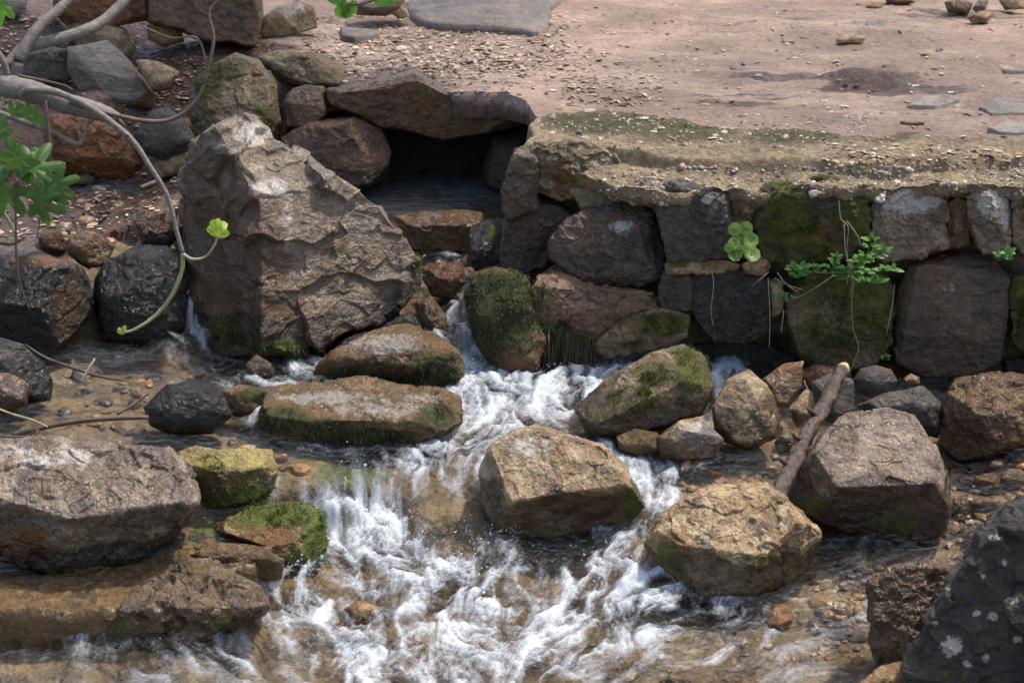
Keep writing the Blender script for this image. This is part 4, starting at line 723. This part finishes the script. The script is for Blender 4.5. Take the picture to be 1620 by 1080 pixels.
def slab(label, ol, mat, th, lev=None, name='stone', cat='stone', at=None):
    O = np.array([on_z(a, b, .80 if lev is None else lev) for a, b in ol])[:, :2]; c = O.mean(0); n = 90 if lev is None else 240
    L_ = np.concatenate([O, O[:1]]); d = np.concatenate([[0], np.cumsum(np.linalg.norm(np.diff(L_, axis=0), axis=1))]); t = np.linspace(0, d[-1], n + 1)[:-1]
    E = np.stack([np.interp(t, d, L_[:, 0]), np.interp(t, d, L_[:, 1])], 1); V = []; nr = 22 if lev is None else 60
    for k in range(nr):
        u = min(1., (k + .02) / (nr - 5)); q = c + (E - c) * (u + (.02 if k > nr - 5 else 0)) * (1 + .03 * fbm(np.stack([E[:, 0] * 9, E[:, 1] * 9, 0 * t], 1), 3)[:, None] * u)
        g = ground_z(q[:, 0], q[:, 1]) if lev is None else lev + .016 * fbm(np.stack([q[:, 0] * 5, q[:, 1] * 7, 0 * t], 1), 4) + .006 * ridged(np.stack([q[:, 0] * 16, q[:, 1] * 22, 0 * t], 1), 3); z = g + th * (1 - .35 * u ** 6) + .006 * fbm(np.stack([q[:, 0] * 9, q[:, 1] * 14, 0 * t], 1), 4)
        if k > nr - 5: z = z - (k - nr + 5) * .03
        V.append(np.stack([q[:, 0], q[:, 1], z], 1))
    V = np.concatenate(V); i = np.arange(nr * n).reshape(nr, n); j = np.roll(i, -1, 1)
    F = np.stack([i[:-1], i[1:], j[1:], j[:-1]], -1).reshape(-1, 4); F = np.concatenate([F[:, [0, 1, 2]], F[:, [0, 2, 3]]])
    V = np.concatenate([V, [V[:n].mean(0)]]); F = np.concatenate([F, np.stack([i[0], j[0], np.full(n, len(V) - 1)], 1)])
    loc = np.array([c[0], c[1], V[:, 2].min()]); tag(link(name, mesh_np(name, V - loc, F, M[mat], attrs=at and {k_: np.full(len(V), v_) for k_, v_ in at.items()}), None, loc), label, cat)
slab('broad low ochre ledge awash between the big dark boulder and the pocked rock', [(-30,925),(90,915),(200,895),(320,868),(430,868),(400,905),(310,920),(240,945),(180,968),(60,972),(-30,970)], 'wetmoss', .012, .104, 'rock', 'rock', {'wet': .8, 'moss': .12})
# flat stones and rocks on the path
for ol, lb, mt, kw in (
    ([(640,8),(700,-4),(880,-14),(905,2),(872,22),(866,50),(850,58),(780,48),(690,40),(655,28)], 'large flat blue grey slab lying at the top of the path', 'grey', dict(zb=.80, planes=[(0,-.2,1,.4)], p=3.6, D=.32)),
    ([(538,40),(600,45),(600,50),(562,57),(541,55)], 'small flat blue grey slab fragment on the path', 'grey', dict(zb=.80, planes=[(0,-.2,1,.4)], D=.06)),
    ([(408,52),(420,24),(440,12),(470,0),(497,10),(502,44),(455,57),(418,60)], 'angular tan rock with pale top beside the large brown block', 'lime', dict(zb=.80, planes=[(.1,-.4,.9,.55),(0,-1,-.2,.7)], p=3.2, pale=[(460,15,35,18,.5)])),
    ([(555,10),(600,-10),(640,-5),(640,14),(610,26),(565,24)], 'brown stone half under the green twig at the top', 'brown', dict(zb=.81)),
    ([(615,18),(640,6),(648,26),(630,30)], 'pale stone chip beside the large flat slab', 'tan', dict(zb=.80)),
    ([(1322,62),(1335,54),(1352,52),(1370,60),(1362,70),(1325,70)], 'small tan rock sticking out of the middle of the path', 'lime', dict(zb=.79)),
    ([(1370,10),(1380,2),(1396,4),(1398,14),(1374,15)], 'small orange stone at the top of the path', 'ochre', dict(zb=.805)),
    ([(1400,-8),(1440,-10),(1448,4),(1425,10),(1402,6)], 'dark brown stone at the top edge in dead leaves', 'rust', dict(zb=.81)),
    ([(1494,4),(1520,-6),(1540,6),(1532,22),(1500,20)], 'rounded brown stone at the top right of the path', 'brown', dict(zb=.81)),
    ([(1538,14),(1552,-6),(1566,-6),(1560,14),(1546,22)], 'upright grey stone at the top right', 'grey', dict(zb=.81)),
    ([(1530,28),(1550,18),(1572,20),(1562,36),(1538,38)], 'low orange stone in front of the upright grey stone', 'ochre', dict(zb=.805)),
    ([(1575,-6),(1625,-10),(1630,14),(1590,16)], 'tan block in the top right corner', 'tan', dict(zb=.81)),
    ([(1370,36),(1390,31),(1405,33),(1396,45),(1372,44)], 'flat grey stone set flush in the upper path', 'grey', dict(zb=.795, D=.08)),
    ([(1436,158),(1460,147),(1500,144),(1520,152),(1480,160)], 'smooth grey stone flush in the path beside the mud ridge', 'grey', dict(zb=.785, D=.12)),
    ([(1550,160),(1580,146),(1650,144),(1650,168),(1570,170)], 'wide smooth grey stone flush in the path at the right edge', 'grey', dict(zb=.784, D=.14)),
    ([(1562,192),(1590,182),(1650,178),(1650,198),(1590,198)], 'dark grey stone flush in the path nearest the wall at the right edge', 'grey', dict(zb=.782, D=.12)),
    ([(1575,98),(1610,90),(1650,90),(1650,106),(1590,107)], 'grey stone flush in the path at the right edge above the mud', 'grey', dict(zb=.79, D=.12)),
    ([(1468,92),(1490,82),(1510,84),(1508,96),(1480,98)], 'pale blue grey stone flush in the path above the mud ridge', 'grey', dict(zb=.79, D=.1)),
    ([(1155,102),(1180,96),(1205,98),(1195,106),(1165,107)], 'faint grey stone flush in the middle of the path', 'grey', dict(zb=.79, D=.08))):
    kw.setdefault('sub', 5); kw.setdefault('amp', .04); kw['frac'] = .75
    if 'flush' in lb or 'slab lying' in lb or 'slab fragment' in lb: slab(lb, ol, 'slab' if 'slab' in lb else mt, .028 if 'slab' in lb else .003); continue
    rock('stone', lb, 'stone', ol, mt, **kw)

# ------------------------------------------------------------------ branches, log, twigs
def catmull(pts, n):
    P = np.array(pts, float); P = np.vstack([2 * P[0] - P[1], P, 2 * P[-1] - P[-2]]); out = []
    for i in range(1, len(P) - 2):
        for k in range(n):
            t = k / n; a, b, c, d = P[i - 1], P[i], P[i + 1], P[i + 2]
            out.append(.5 * (2 * b + (c - a) * t + (2 * a - 5 * b + 4 * c - d) * t * t + (3 * b - a - 3 * c + d) * t ** 3))
    out.append(P[-2]); return np.array(out)
def tube(pts, n=8, seg=10, rough=.06):
    """pts rows x,y,z,r"""
    Q = catmull(pts, n); C = Q[:, :3]; rad = np.maximum(Q[:, 3], .0006); T = np.gradient(C, axis=0); T /= np.linalg.norm(T, axis=1)[:, None] + 1e-9
    up = np.array([.31, .2, .93]); A = np.cross(T, up); A /= np.linalg.norm(A, axis=1)[:, None] + 1e-9; Bv = np.cross(T, A)
    th = np.linspace(0, 2 * math.pi, seg, endpoint=False)
    V = C[:, None] + (A[:, None] * np.cos(th)[None, :, None] + Bv[:, None] * np.sin(th)[None, :, None]) * rad[:, None, None]
    nz = 1 + rough * pnoise(np.stack([V[..., 0].ravel(), V[..., 1].ravel(), V[..., 2].ravel()], 1) * 45).reshape(len(C), seg)
    V = C[:, None] + (V - C[:, None]) * nz[..., None]
    i = np.arange(len(C) * seg).reshape(len(C), seg); j = np.roll(i, -1, 1)
    F = np.stack([i[:-1], j[:-1], j[1:], i[1:]], -1).reshape(-1, 4)
    V = np.concatenate([V.reshape(-1, 3), C[:1], C[-1:]]); nv = len(V)
    caps = [[j[0, k], i[0, k], nv - 2, nv - 2] for k in range(seg)] + [[i[-1, k], j[-1, k], nv - 1, nv - 1] for k in range(seg)]
    return V, F, np.array([c[:3] for c in caps])
def tube_obj(name, pts, mat, parent=None, n=8, seg=10, rough=.06):
    V, F, Cp = tube(pts, n, seg, rough); F3 = np.concatenate([F[:, [0, 1, 2]], F[:, [0, 2, 3]], Cp])
    off = np.array(parent.location) if parent else V.mean(0) * 0
    loc = None
    if not parent: loc = np.array([V[0, 0], V[0, 1], V[:, 2].min()]); off = loc
    return link(name, mesh_np(name, V - off, F3, mat), parent, loc)
def pp(px, py, y, rpx):
    p = on_y(px, py, y); return (*p, rpx / FPX * y * .88)
fig = empty('fig_tree', np.array([-2.35, 5.7, .3]))
tag(fig, 'bare grey fig tree limb with a few lobed green leaves reaching in from the left', 'tree')
BR = [
 ([(-700,260,5.9,60),(-560,150,5.85,52),(-250,140,5.7,34),(-60,132,5.6,24),(0,134,5.55,22),(60,148,5.55,21),(110,165,5.55,19),(160,178,5.55,16),(186,188,5.56,11)], 'bark', 'branch'),
 ([(-30,175,5.6,14),(0,140,5.58,12),(22,120,5.57,11),(34,85,5.58,11),(60,45,5.62,10),(100,8,5.68,9),(125,-30,5.75,9)], 'bark', 'branch'),
 ([(10,105,5.58,10),(40,75,5.62,11),(80,65,5.66,11),(130,50,5.7,11),(165,32,5.75,10),(205,-8,5.82,9),(225,-40,5.85,9)], 'bark', 'branch'),
 ([(-20,60,5.55,6),(4,95,5.55,6),(12,120,5.55,7)], 'bark', 'branch'),
 ([(30,150,5.52,6),(45,142,5.5,6),(62,143,5.5,6),(100,150,5.48,6.5),(150,175,5.45,6.3),(205,218,5.42,5.8),(235,260,5.4,5),(265,310,5.38,4.6),(278,360,5.36,4.4),(289,400,5.35,4.2)], 'bark', 'branch'),
 ([(289,400,5.35,4.2),(287,430,5.35,4),(270,470,5.34,3.8),(245,500,5.34,3.4),(215,520,5.33,3),(196,526,5.33,2.2)], 'barkgreen', 'twig'),
 ([(289,402,5.35,3.6),(305,410,5.34,3),(325,406,5.34,2.6),(338,390,5.33,2.4),(345,372,5.33,2.2)], 'barkgreen', 'twig'),
 ([(110,162,5.5,5),(165,178,5.5,4.4),(235,192,5.52,4.2),(280,185,5.54,4),(315,152,5.56,3.8),(330,105,5.58,3.4),(338,60,5.6,3),(331,20,5.62,2.4),(350,-4,5.64,1.8)], 'barkdark', 'twig'),
 ([(327,102,5.58,2),(318,70,5.6,1.8),(305,58,5.6,1.6),(270,60,5.62,1.4),(222,40,5.64,1.2)], 'barkdark', 'twig'),
 ([(70,160,5.5,5),(74,190,5.48,4),(78,230,5.46,3.6),(76,282,5.45,3)], 'barkdark', 'twig'),
 ([(-20,172,5.5,6),(30,190,5.5,5.5),(80,208,5.52,5),(120,228,5.52,5),(130,218,5.53,3.6),(142,192,5.54,2.4)], 'bark', 'twig'),
 ([(85,218,5.52,3),(98,212,5.54,2.4),(110,200,5.55,1.6)], 'barkdark', 'twig'),
 ([(30,120,5.5,3),(70,128,5.48,2.4),(100,135,5.47,2),(115,142,5.46,1.4)], 'barkdark', 'twig'),
 ([(25,290,5.4,2.2),(25,350,5.38,2),(26,410,5.37,2),(34,455,5.36,1.8),(47,490,5.36,1.2)], 'barkdark', 'twig'),
 ([(-20,290,5.45,4),(5,335,5.44,4),(20,360,5.44,3.4),(28,380,5.44,2.4)], 'barkgreen', 'twig'),
 ([(-10,232,5.45,2),(22,262,5.42,1.6),(48,300,5.4,1.5),(62,345,5.4,1.2),(58,380,5.4,.8)], 'barkdark', 'twig'),
 ([(186,186,5.54,3.4),(192,194,5.53,3),(198,200,5.53,1.4)], 'barkdark', 'twig'),
 ([(205,218,5.42,3),(200,212,5.41,2.6),(197,210,5.41,1)], 'bark', 'twig'),
 ([(0,385,5.44,3),(20,386,5.44,3),(40,376,5.44,2)], 'barkdark', 'twig'),
]
for pts, mt, nm in BR: tube_obj(nm, [pp(*q) for q in pts], M[mt], fig, 8, 9, .1)
tk = [(-2.35, 5.72, .3, .16), (-2.38, 5.75, .8, .14), (-2.30, 5.85, 1.6, .12), (-2.2, 6.0, 2.6, .10), (-1.9, 6.1, 3.8, .07)]
tube_obj('trunk', tk, M['bark'], fig, 8, 16, .1)
def fig_leaf(px, py, y, size, roll, pitch, mat='figleaf', parent=fig, name='leaf', lobes=True):
    """a palmate five lobed leaf; size in picture px, roll turns it in the picture, pitch tips it away"""
    c = on_y(px, py, y); L = size / FPX * y * (.8 if mat == 'figleaf' else 1)
    ths = np.linspace(-math.pi, math.pi, 73)[:-1]; rr = []
    for t in ths:
        r = .0
        if lobes:
            for la, ll, lw in ((0, 1., .36), (.92, .92, .38), (-.92, .92, .38), (1.85, .7, .45), (-1.85, .7, .45)):
                d = (t - la) / lw; r = max(r, ll / (1 + abs(d) ** 2.6))
            r = max(r, .42)
            if abs(t) > 2.7: r = .12
            r *= 1 + .04 * math.sin(t * 23)
        else: r = abs(math.cos(t / 2)) ** 1.2 * .55 / max(.55, abs(math.sin(t)) * 1.25) + .03
        rr.append(r)
    rr = np.array(rr); rings = [0, .3, .6, .85, 1.]
    V = [(0, 0, 0)]
    for q in rings[1:]:
        for t, r in zip(ths, rr): V.append((q * r * math.sin(t), q * r * math.cos(t), 0))
    V = np.array(V); d = np.hypot(V[:, 0], V[:, 1]); tt = np.arctan2(V[:, 0], V[:, 1])
    V[:, 2] = -.28 * d ** 2 + .06 * np.cos(tt * 7.3) * d + .05 * np.sin(V[:, 0] * 9 + px) * d
    n = len(ths); F = []
    for k in range(n): F.append((0, 1 + k, 1 + (k + 1) % n))
    for q in range(len(rings) - 2):
        for k in range(n):
            a = 1 + q * n + k; b = 1 + q * n + (k + 1) % n; F.append((a, a + n, b + n)); F.append((a, b + n, b))
    cr, sr = math.cos(roll), math.sin(roll); cp, sp = math.cos(pitch), math.sin(pitch)
    X = V[:, 0] * cr - V[:, 1] * sr; Y = V[:, 0] * sr + V[:, 1] * cr; Z = V[:, 2]
    Y, Z = Y * cp - Z * sp, Y * sp + Z * cp
    Wd = c + L * (X[:, None] * RT + Y[:, None] * UP - Z[:, None] * FW)
    return link(name, mesh_np(name, Wd - np.array(parent.location), np.array(F), M[mat]), parent)
for a in ((22,262,5.38,78,.15,-.5),(52,268,5.36,70,-.4,-.3),(75,300,5.34,60,2.9,.5),(30,250,5.36,66,2.4,.4),(10,300,5.4,70,2.7,.3),(62,322,5.33,58,-2.0,.4),(88,292,5.35,50,-1.3,.3),(-5,215,5.4,50,.6,.2)): fig_leaf(*a)
for a in ((45,180,5.55,26,.9,.4),(60,196,5.55,24,-.8,.3),(20,182,5.56,24,.2,.3),(2,8,5.7,40,2.,.3),(4,205,5.5,30,1.6,.2)): fig_leaf(*a, mat='herb')
for a in ((345,372,5.33,26,-.15,-.2),(342,370,5.33,17,.9,.3),(350,374,5.33,14,-.9,.3),(346,368,5.32,22,.35,.4),(196,526,5.33,12,1.2,.2),(198,524,5.33,9,.3,.2),(276,392,5.35,6,1.2,.2)): fig_leaf(*a, mat='bud', name='bud', lobes=False)
tw = empty('leafy_twig', on_y(590, -30, 7.0)); tag(tw, 'thin twig with bright green leaves hanging at the top edge over the path', 'twig')
tube_obj('stem', [pp(640,-40,7.0,3), pp(600,-6,7.0,2.4), pp(575,6,7.0,2), pp(550,8,7.0,1.4)], M['barkdark'], tw)
for a in ((548,6,7.0,26,2.6,.4),(540,2,7.0,28,1.,.3),(545,10,7.0,20,3.4,.3),(595,0,7.0,30,-1.4,.4),(560,4,7.0,18,2.9,.2)): fig_leaf(*a, mat='herb', parent=tw, lobes=False)
# fallen twigs and the log
lg = tube_obj('log', [pp(1222,812,4.62,14), pp(1234,775,4.68,16), pp(1258,728,4.80,17), pp(1279,682,4.95,15), pp(1305,640,5.08,15.5), pp(1320,608,5.18,13), pp(1333,585,5.24,13)], M['logbark'], None, 40, 30, .2)
for q_ in ((1250,738,4.77),(1296,660,5.01),(1272,700,4.88)):
    tube_obj('knot', [pp(q_[0], q_[1], q_[2], 7), pp(q_[0] - 13, q_[1] - 9, q_[2] - .02, 5), pp(q_[0] - 19, q_[1] - 15, q_[2] - .025, 2.5)], M['logbark'], lg, 6, 9, .25)
tag(lg, 'dark wet broken log leaning from the tan boulder up to the wall', 'log')
e_ = tube('x' and [pp(1332,587,5.236,13.6), pp(1336,581,5.25,11), pp(1339,577,5.26,6)], 4, 14, .3)
o = link('broken_end', mesh_np('broken_end', e_[0] - np.array(lg.location), np.concatenate([e_[1][:, [0, 1, 2]], e_[1][:, [0, 2, 3]], e_[2]]), M['logend']), lg)
for lb, pts, mt in (('long thin brown driftwood twig slanting into the water at the left', [(40,545,5.35,2),(70,565,5.3,3),(110,580,5.25,3.4),(140,590,5.2,3.4),(170,598,5.16,2.6),(200,602,5.12,1.6)], 'barkdark'),
    ('dark wet driftwood stick lying along the water at the left', [(20,690,4.98,5),(60,678,4.97,5),(110,668,4.97,5),(170,662,4.97,5),(235,660,4.97,4)], 'barkdark'),
    ('pale curved twig crossing the dark driftwood stick', [(-20,640,5.05,2),(20,655,5.0,2.4),(50,664,4.97,2.4),(75,675,4.95,2)], 'drystem'),
    ('short broken straw stuck upright beside the thin driftwood twig', [(128,605,5.12,2.6),(140,583,5.14,2.4),(150,568,5.16,2.2)], 'drystem'),
    ('dark bent twig stuck in the ripples beside the low black rock', [(185,655,5.0,3.2),(215,637,5.03,3.2),(235,622,5.05,3)], 'barkdark'),
    ('thin dark looping root at the left water edge', [(0,690,4.9,2),(40,690,4.9,2.2),(60,680,4.9,2.2),(45,700,4.88,2)], 'barkdark'),
    ('short brown stick lying on the path near the mossy cap', [(1425,194,6.15,3.4),(1445,196,6.15,3.6),(1462,195,6.15,3.2)], 'barkdark'),
    ('thin pale stick on the concrete cap', [(1510,254,5.8,1.6),(1530,253,5.8,1.8),(1545,251,5.8,1.4)], 'drystem'),
    ('curled dry grass stem at the wall corner', [(892,152,6.55,1.2),(890,142,6.55,1.2),(897,134,6.56,1.2),(903,130,6.57,1)], 'drystem'),
    ('thin white straw leaning on the cream stone behind the log', [(1290,632,5.26,1.),(1278,615,5.28,1),(1272,602,5.3,1)], 'drystem'),
    ('short brown stick lying across the muddy rill', [(222,298,6.2,5),(236,292,6.22,5),(246,288,6.24,4)], 'barkdark')):
    o = tube_obj('twig', [pp(*q) for q in pts], M[mt], None, 6, 8, .12); tag(o, lb, 'twig')

# ------------------------------------------------------------------ the tree out of frame whose crown dapples the light
shade = empty('shade_tree', np.array([2.6, 14.0, .8])); tag(shade, 'leafy tree beyond the path whose crown throws the dappled shade', 'tree')
hub = np.array([2.4, 12.5, 5.2])
tube_obj('trunk', [(2.6, 14., .7, .2), (2.6, 13.8, 2.2, .17), (2.5, 13.2, 3.8, .14), (*hub, .1)], M['bark'], shade, 8, 14, .1)
LV = []; nl = 0
for px, py, z, hgt, rad, n in ((60,60,.85,4.6,.42,800),(230,40,.82,4.8,.40,800),(330,110,.75,4.4,.3,450),(100,220,.6,4.2,.34,500),(200,300,.46,4.2,.25,200),(1050,125,.79,5.,.4,120),(1250,135,.79,5.2,.5,200),(1500,165,.79,5.,.45,220),(1400,40,.8,5.2,.35,130),(650,30,.8,5.,.28,60),(600,170,.7,4.5,.3,250)):
    p = on_z(px, py, z) + TOSUN * hgt
    tube_obj('limb', [(*hub, .03), (*(hub * .5 + p * .5 + np.array([0, 0, .35])), .014), (*p, .005)], M['bark'], shade, 6, 8, .1)
    LV.append(p + rng.normal(size=(n, 3)) * rad * np.array([.75, .75, .35]))
LV = np.concatenate(LV); n = len(LV); nr_ = rng.normal(size=(n, 3)) * .6 + np.array([0, 0, 1]); nr_ /= np.linalg.norm(nr_, axis=1)[:, None]
d1 = np.cross(nr_, rng.normal(size=(n, 3))); d1 /= np.linalg.norm(d1, axis=1)[:, None]; d2 = np.cross(nr_, d1); sz = rng.uniform(.03, .06, n)[:, None]
VV = np.concatenate([LV - d1 * sz, LV + d2 * sz * .55 + nr_ * sz * .1, LV + d1 * sz, LV - d2 * sz * .55 + nr_ * sz * .1]) - np.array(shade.location); i = np.arange(n)
link('crown', mesh_np('crown', VV, np.stack([i, i + n, i + 2 * n, i + 3 * n], 1), M['crownleaf'], smooth=False), shade)

# ------------------------------------------------------------------ wall plants
def leafmesh(P0, dirv, nrm, L, Wd, shape='oval'):
    d = dirv / np.linalg.norm(dirv); s_ = np.cross(d, nrm); s_ /= np.linalg.norm(s_) + 1e-9; n = np.cross(s_, d)
    prof = {'oval': [(0, .05), (.2, .7), (.5, 1.), (.8, .7), (1., .0)], 'lobed': [(0, .05), (.18, .35), (.3, 1.), (.42, .45), (.55, .8), (.68, .35), (.8, .5), (1., 0)]}[shape]
    V = []; F = []
    for k, (t, w) in enumerate(prof):
        c = P0 + d * L * t - n * L * .18 * t * t
        V += [c - s_ * Wd * w / 2 + n * .06 * L * w, c, c + s_ * Wd * w / 2 + n * .06 * L * w]
        if k:
            a = 3 * k; F += [(a - 3, a - 2, a + 1, a), (a - 2, a - 1, a + 2, a + 1)]
    return np.array(V), np.array(F)
def merge(parts):
    V = []; F = []; o = 0
    for v, f in parts: V.append(v); F.append(f + o); o += len(v)
    return np.concatenate(V), np.concatenate(F)
def disc_leaf(c, r, nrm):
    n = nrm / np.linalg.norm(nrm); a = np.cross(n, (0.3, .1, 1)); a /= np.linalg.norm(a); b = np.cross(n, a)
    V = [c - n * r * .25]; ths = np.linspace(0, 2 * math.pi, 25)[:-1]
    for q in (.35, .7, 1.):
        for t in ths: V.append(c + (a * math.cos(t) + b * math.sin(t)) * r * q * (1 + .04 * math.cos(8 * t)) + n * r * (.12 * math.sin(q * 2.6) - .25 * (1 - q)))
    F = [(0, 1 + k, 1 + (k + 1) % 24) for k in range(24)]
    for q in range(2):
        for k in range(24):
            i = 1 + q * 24 + k; j = 1 + q * 24 + (k + 1) % 24; F += [(i, i + 24, j + 24), (i, j + 24, j)]
    return np.array(V), np.array(F)
pen = empty('pennywort_plant', on_y(1180, 415, FRONT - .02)); tag(pen, 'fleshy plant with round pale green leaves growing in the wall joint', 'plant')
for px, py, r in ((1163,363,12),(1180,361,12),(1162,385,11),(1176,383,13),(1188,380,13),(1162,403,12),(1170,397,9),(1190,402,14),(1153,392,8)):
    c = on_y(px, py, FRONT - .07 - random.uniform(0, .02)); V, F = disc_leaf(c, r / FPX * 5.5, np.array([random.uniform(-.5, .5), -1, random.uniform(-.1, .9)]))
    link('leaf', mesh_np('leaf', V - np.array(pen.location), F, M['penny']), pen)
    tube_obj('stem', [(*c, .002), (*(c * .5 + on_y(1178, 400, FRONT - .01) * .5 + np.array([0, -.005, -.005])), .002), (*on_y(1178, 408, FRONT), .002)], M['penny'], pen, 4, 5, 0)
def herb(label, stems, nleaf, L, mat='herb', shape='lobed', name='herb_plant'):
    base = on_y(stems[0][0][0], stems[0][0][1], stems[0][0][2]); e = empty(name, base); tag(e, label, 'plant')
    for st in stems:
        pts = [pp(*q) for q in st]; tube_obj('stem', pts, M['herb'], e, 5, 5, 0); C = catmull(pts, 8)[:, :3]
        for k in range(nleaf):
            i = int(len(C) * (k + .7) / (nleaf + .5)); i = min(i, len(C) - 1); prt = []
            for sgn in (-1, 1) if k < nleaf - 1 else (-1, 0, 1):
                for m_ in (-.55, 0, .55):
                    dv = RT * (sgn * .9 + m_ * .5 + random.uniform(-.3, .3)) + UP * (.3 + .6 * (1 - abs(sgn)) + random.uniform(-.4, .4) - .2 * abs(m_)) - FW * random.uniform(.1, .5)
                    l_ = L * random.uniform(.65, 1.1) * (1 if m_ == 0 else .8)
                    prt.append(leafmesh(C[i] + RT * sgn * .004, dv, -FW + UP * .6 + RT * random.uniform(-.3, .3), l_, l_ * .62, shape))
            V, F = merge(prt); link('leaf', mesh_np('leaf', V - base, F, M[mat]), e)
    return e
Yw = FRONT - .06
herb('bright green lobed herb growing from the joint over the mossy block', [[(1330,438,FRONT,1.6),(1350,425,Yw,1.4),(1372,400,Yw-.02,1.2),(1380,372,Yw-.03,1)], [(1335,440,FRONT,1.6),(1365,432,Yw,1.4),(1395,425,Yw-.03,1.2),(1418,428,Yw-.04,1)], [(1330,440,FRONT,1.6),(1352,440,Yw,1.4),(1375,445,Yw-.02,1.2),(1398,446,Yw-.03,1)], [(1325,438,FRONT,1.6),(1350,415,Yw,1.4),(1385,405,Yw-.03,1.2),(1402,392,Yw-.03,1)]], 7, .030)
herb('creeping row of small green leaves along the joint left of the lobed herb', [[(1330,432,FRONT,1.4),(1305,432,Yw,1.2),(1280,430,Yw,1),(1262,440,Yw,.8)], [(1330,428,FRONT,1.4),(1320,414,Yw,1.2),(1325,402,Yw,.8)], [(1330,430,FRONT,1.4),(1300,420,Yw,1.2),(1285,424,Yw,.8)]], 6, .018)
herb('small clover like sprig at the left end of the wall herbs', [[(1262,440,FRONT,1.2),(1258,430,Yw,1),(1254,420,Yw,.8)], [(1262,440,FRONT,1.2),(1268,428,Yw,1),(1270,420,Yw,.8)]], 3, .024, shape='oval')
herb('tiny green seedling beside the small pale filler stone', [[(1240,478,FRONT,1),(1238,472,Yw,.8),(1240,464,Yw,.7)]], 3, .016, shape='oval')
herb('small bright green plant in the dark gap near the right edge', [[(1590,410,FRONT,1.2),(1592,404,Yw,1),(1596,396,Yw,.8)], [(1590,412,FRONT,1.2),(1584,406,Yw,1),(1580,402,Yw,.8)]], 3, .022, shape='oval')
herb('tiny green seedling under the mossy block beside the large brown block', [[(1400,570,FRONT,1),(1401,566,Yw,.8),(1400,560,Yw,.7)]], 2, .014, shape='oval')
# dry stems hanging on the wall
dr = empty('dry_stems', on_y(1340, 320, FRONT - .05)); tag(dr, 'thin dry stems hanging down over the mossy blocks', 'dead plant')
for st in ([(1327,318),(1330,345),(1342,360),(1340,390),(1342,430),(1340,450)], [(1340,350),(1356,372),(1362,390)], [(1335,355),(1338,400),(1348,440),(1345,465)], [(1352,440),(1347,480),(1350,520),(1358,550),(1350,575)], [(1320,435),(1290,455),(1262,470),(1250,468)], [(1350,575),(1345,590),(1343,615)], [(1215,440),(1218,500),(1217,550)], [(1240,490),(1237,515),(1236,525)], [(1126,430),(1129,450),(1125,490),(1128,515)], [(1190,452),(1205,440),(1216,430)], [(1225,440),(1250,452),(1270,458)], [(1230,432),(1245,450),(1262,462)], [(1415,450),(1412,480),(1402,530)], [(1344,595),(1352,625),(1380,630),(1400,628)]):
    tube_obj('stem', [pp(a, b, FRONT - .055 - random.uniform(0, .02), .9) for a, b in st], M['drystem'], dr, 6, 5, 0)

# ------------------------------------------------------------------ spray
P = []; S_ = []
for px, py, y0, rx, ry, n in ((700,885,.03,90,40,260),(600,840,.05,50,50,160),(800,860,.04,30,50,140),(745,560,.2,30,40,120),(880,585,.19,25,20,60),(970,890,.03,60,30,120),(470,900,.05,30,30,90),(1050,790,.08,30,30,60),(650,1020,.0,160,30,80),(430,600,.21,60,14,50),(300,530,.25,14,30,30)):
    for _ in range(n):
        p = on_z(px + rng.normal() * rx * .6, py + rng.normal() * ry * .5, y0); p[2] = float(sample(HW, p[0:1], p[1:2])[0]) + abs(rng.normal()) * .018; P.append(p); S_.append(math.exp(rng.normal(-6.6, .4)))
scatter('water_spray', ico(2), np.array(P), np.array(S_), M['drop'], flat=1., jitter=.05)
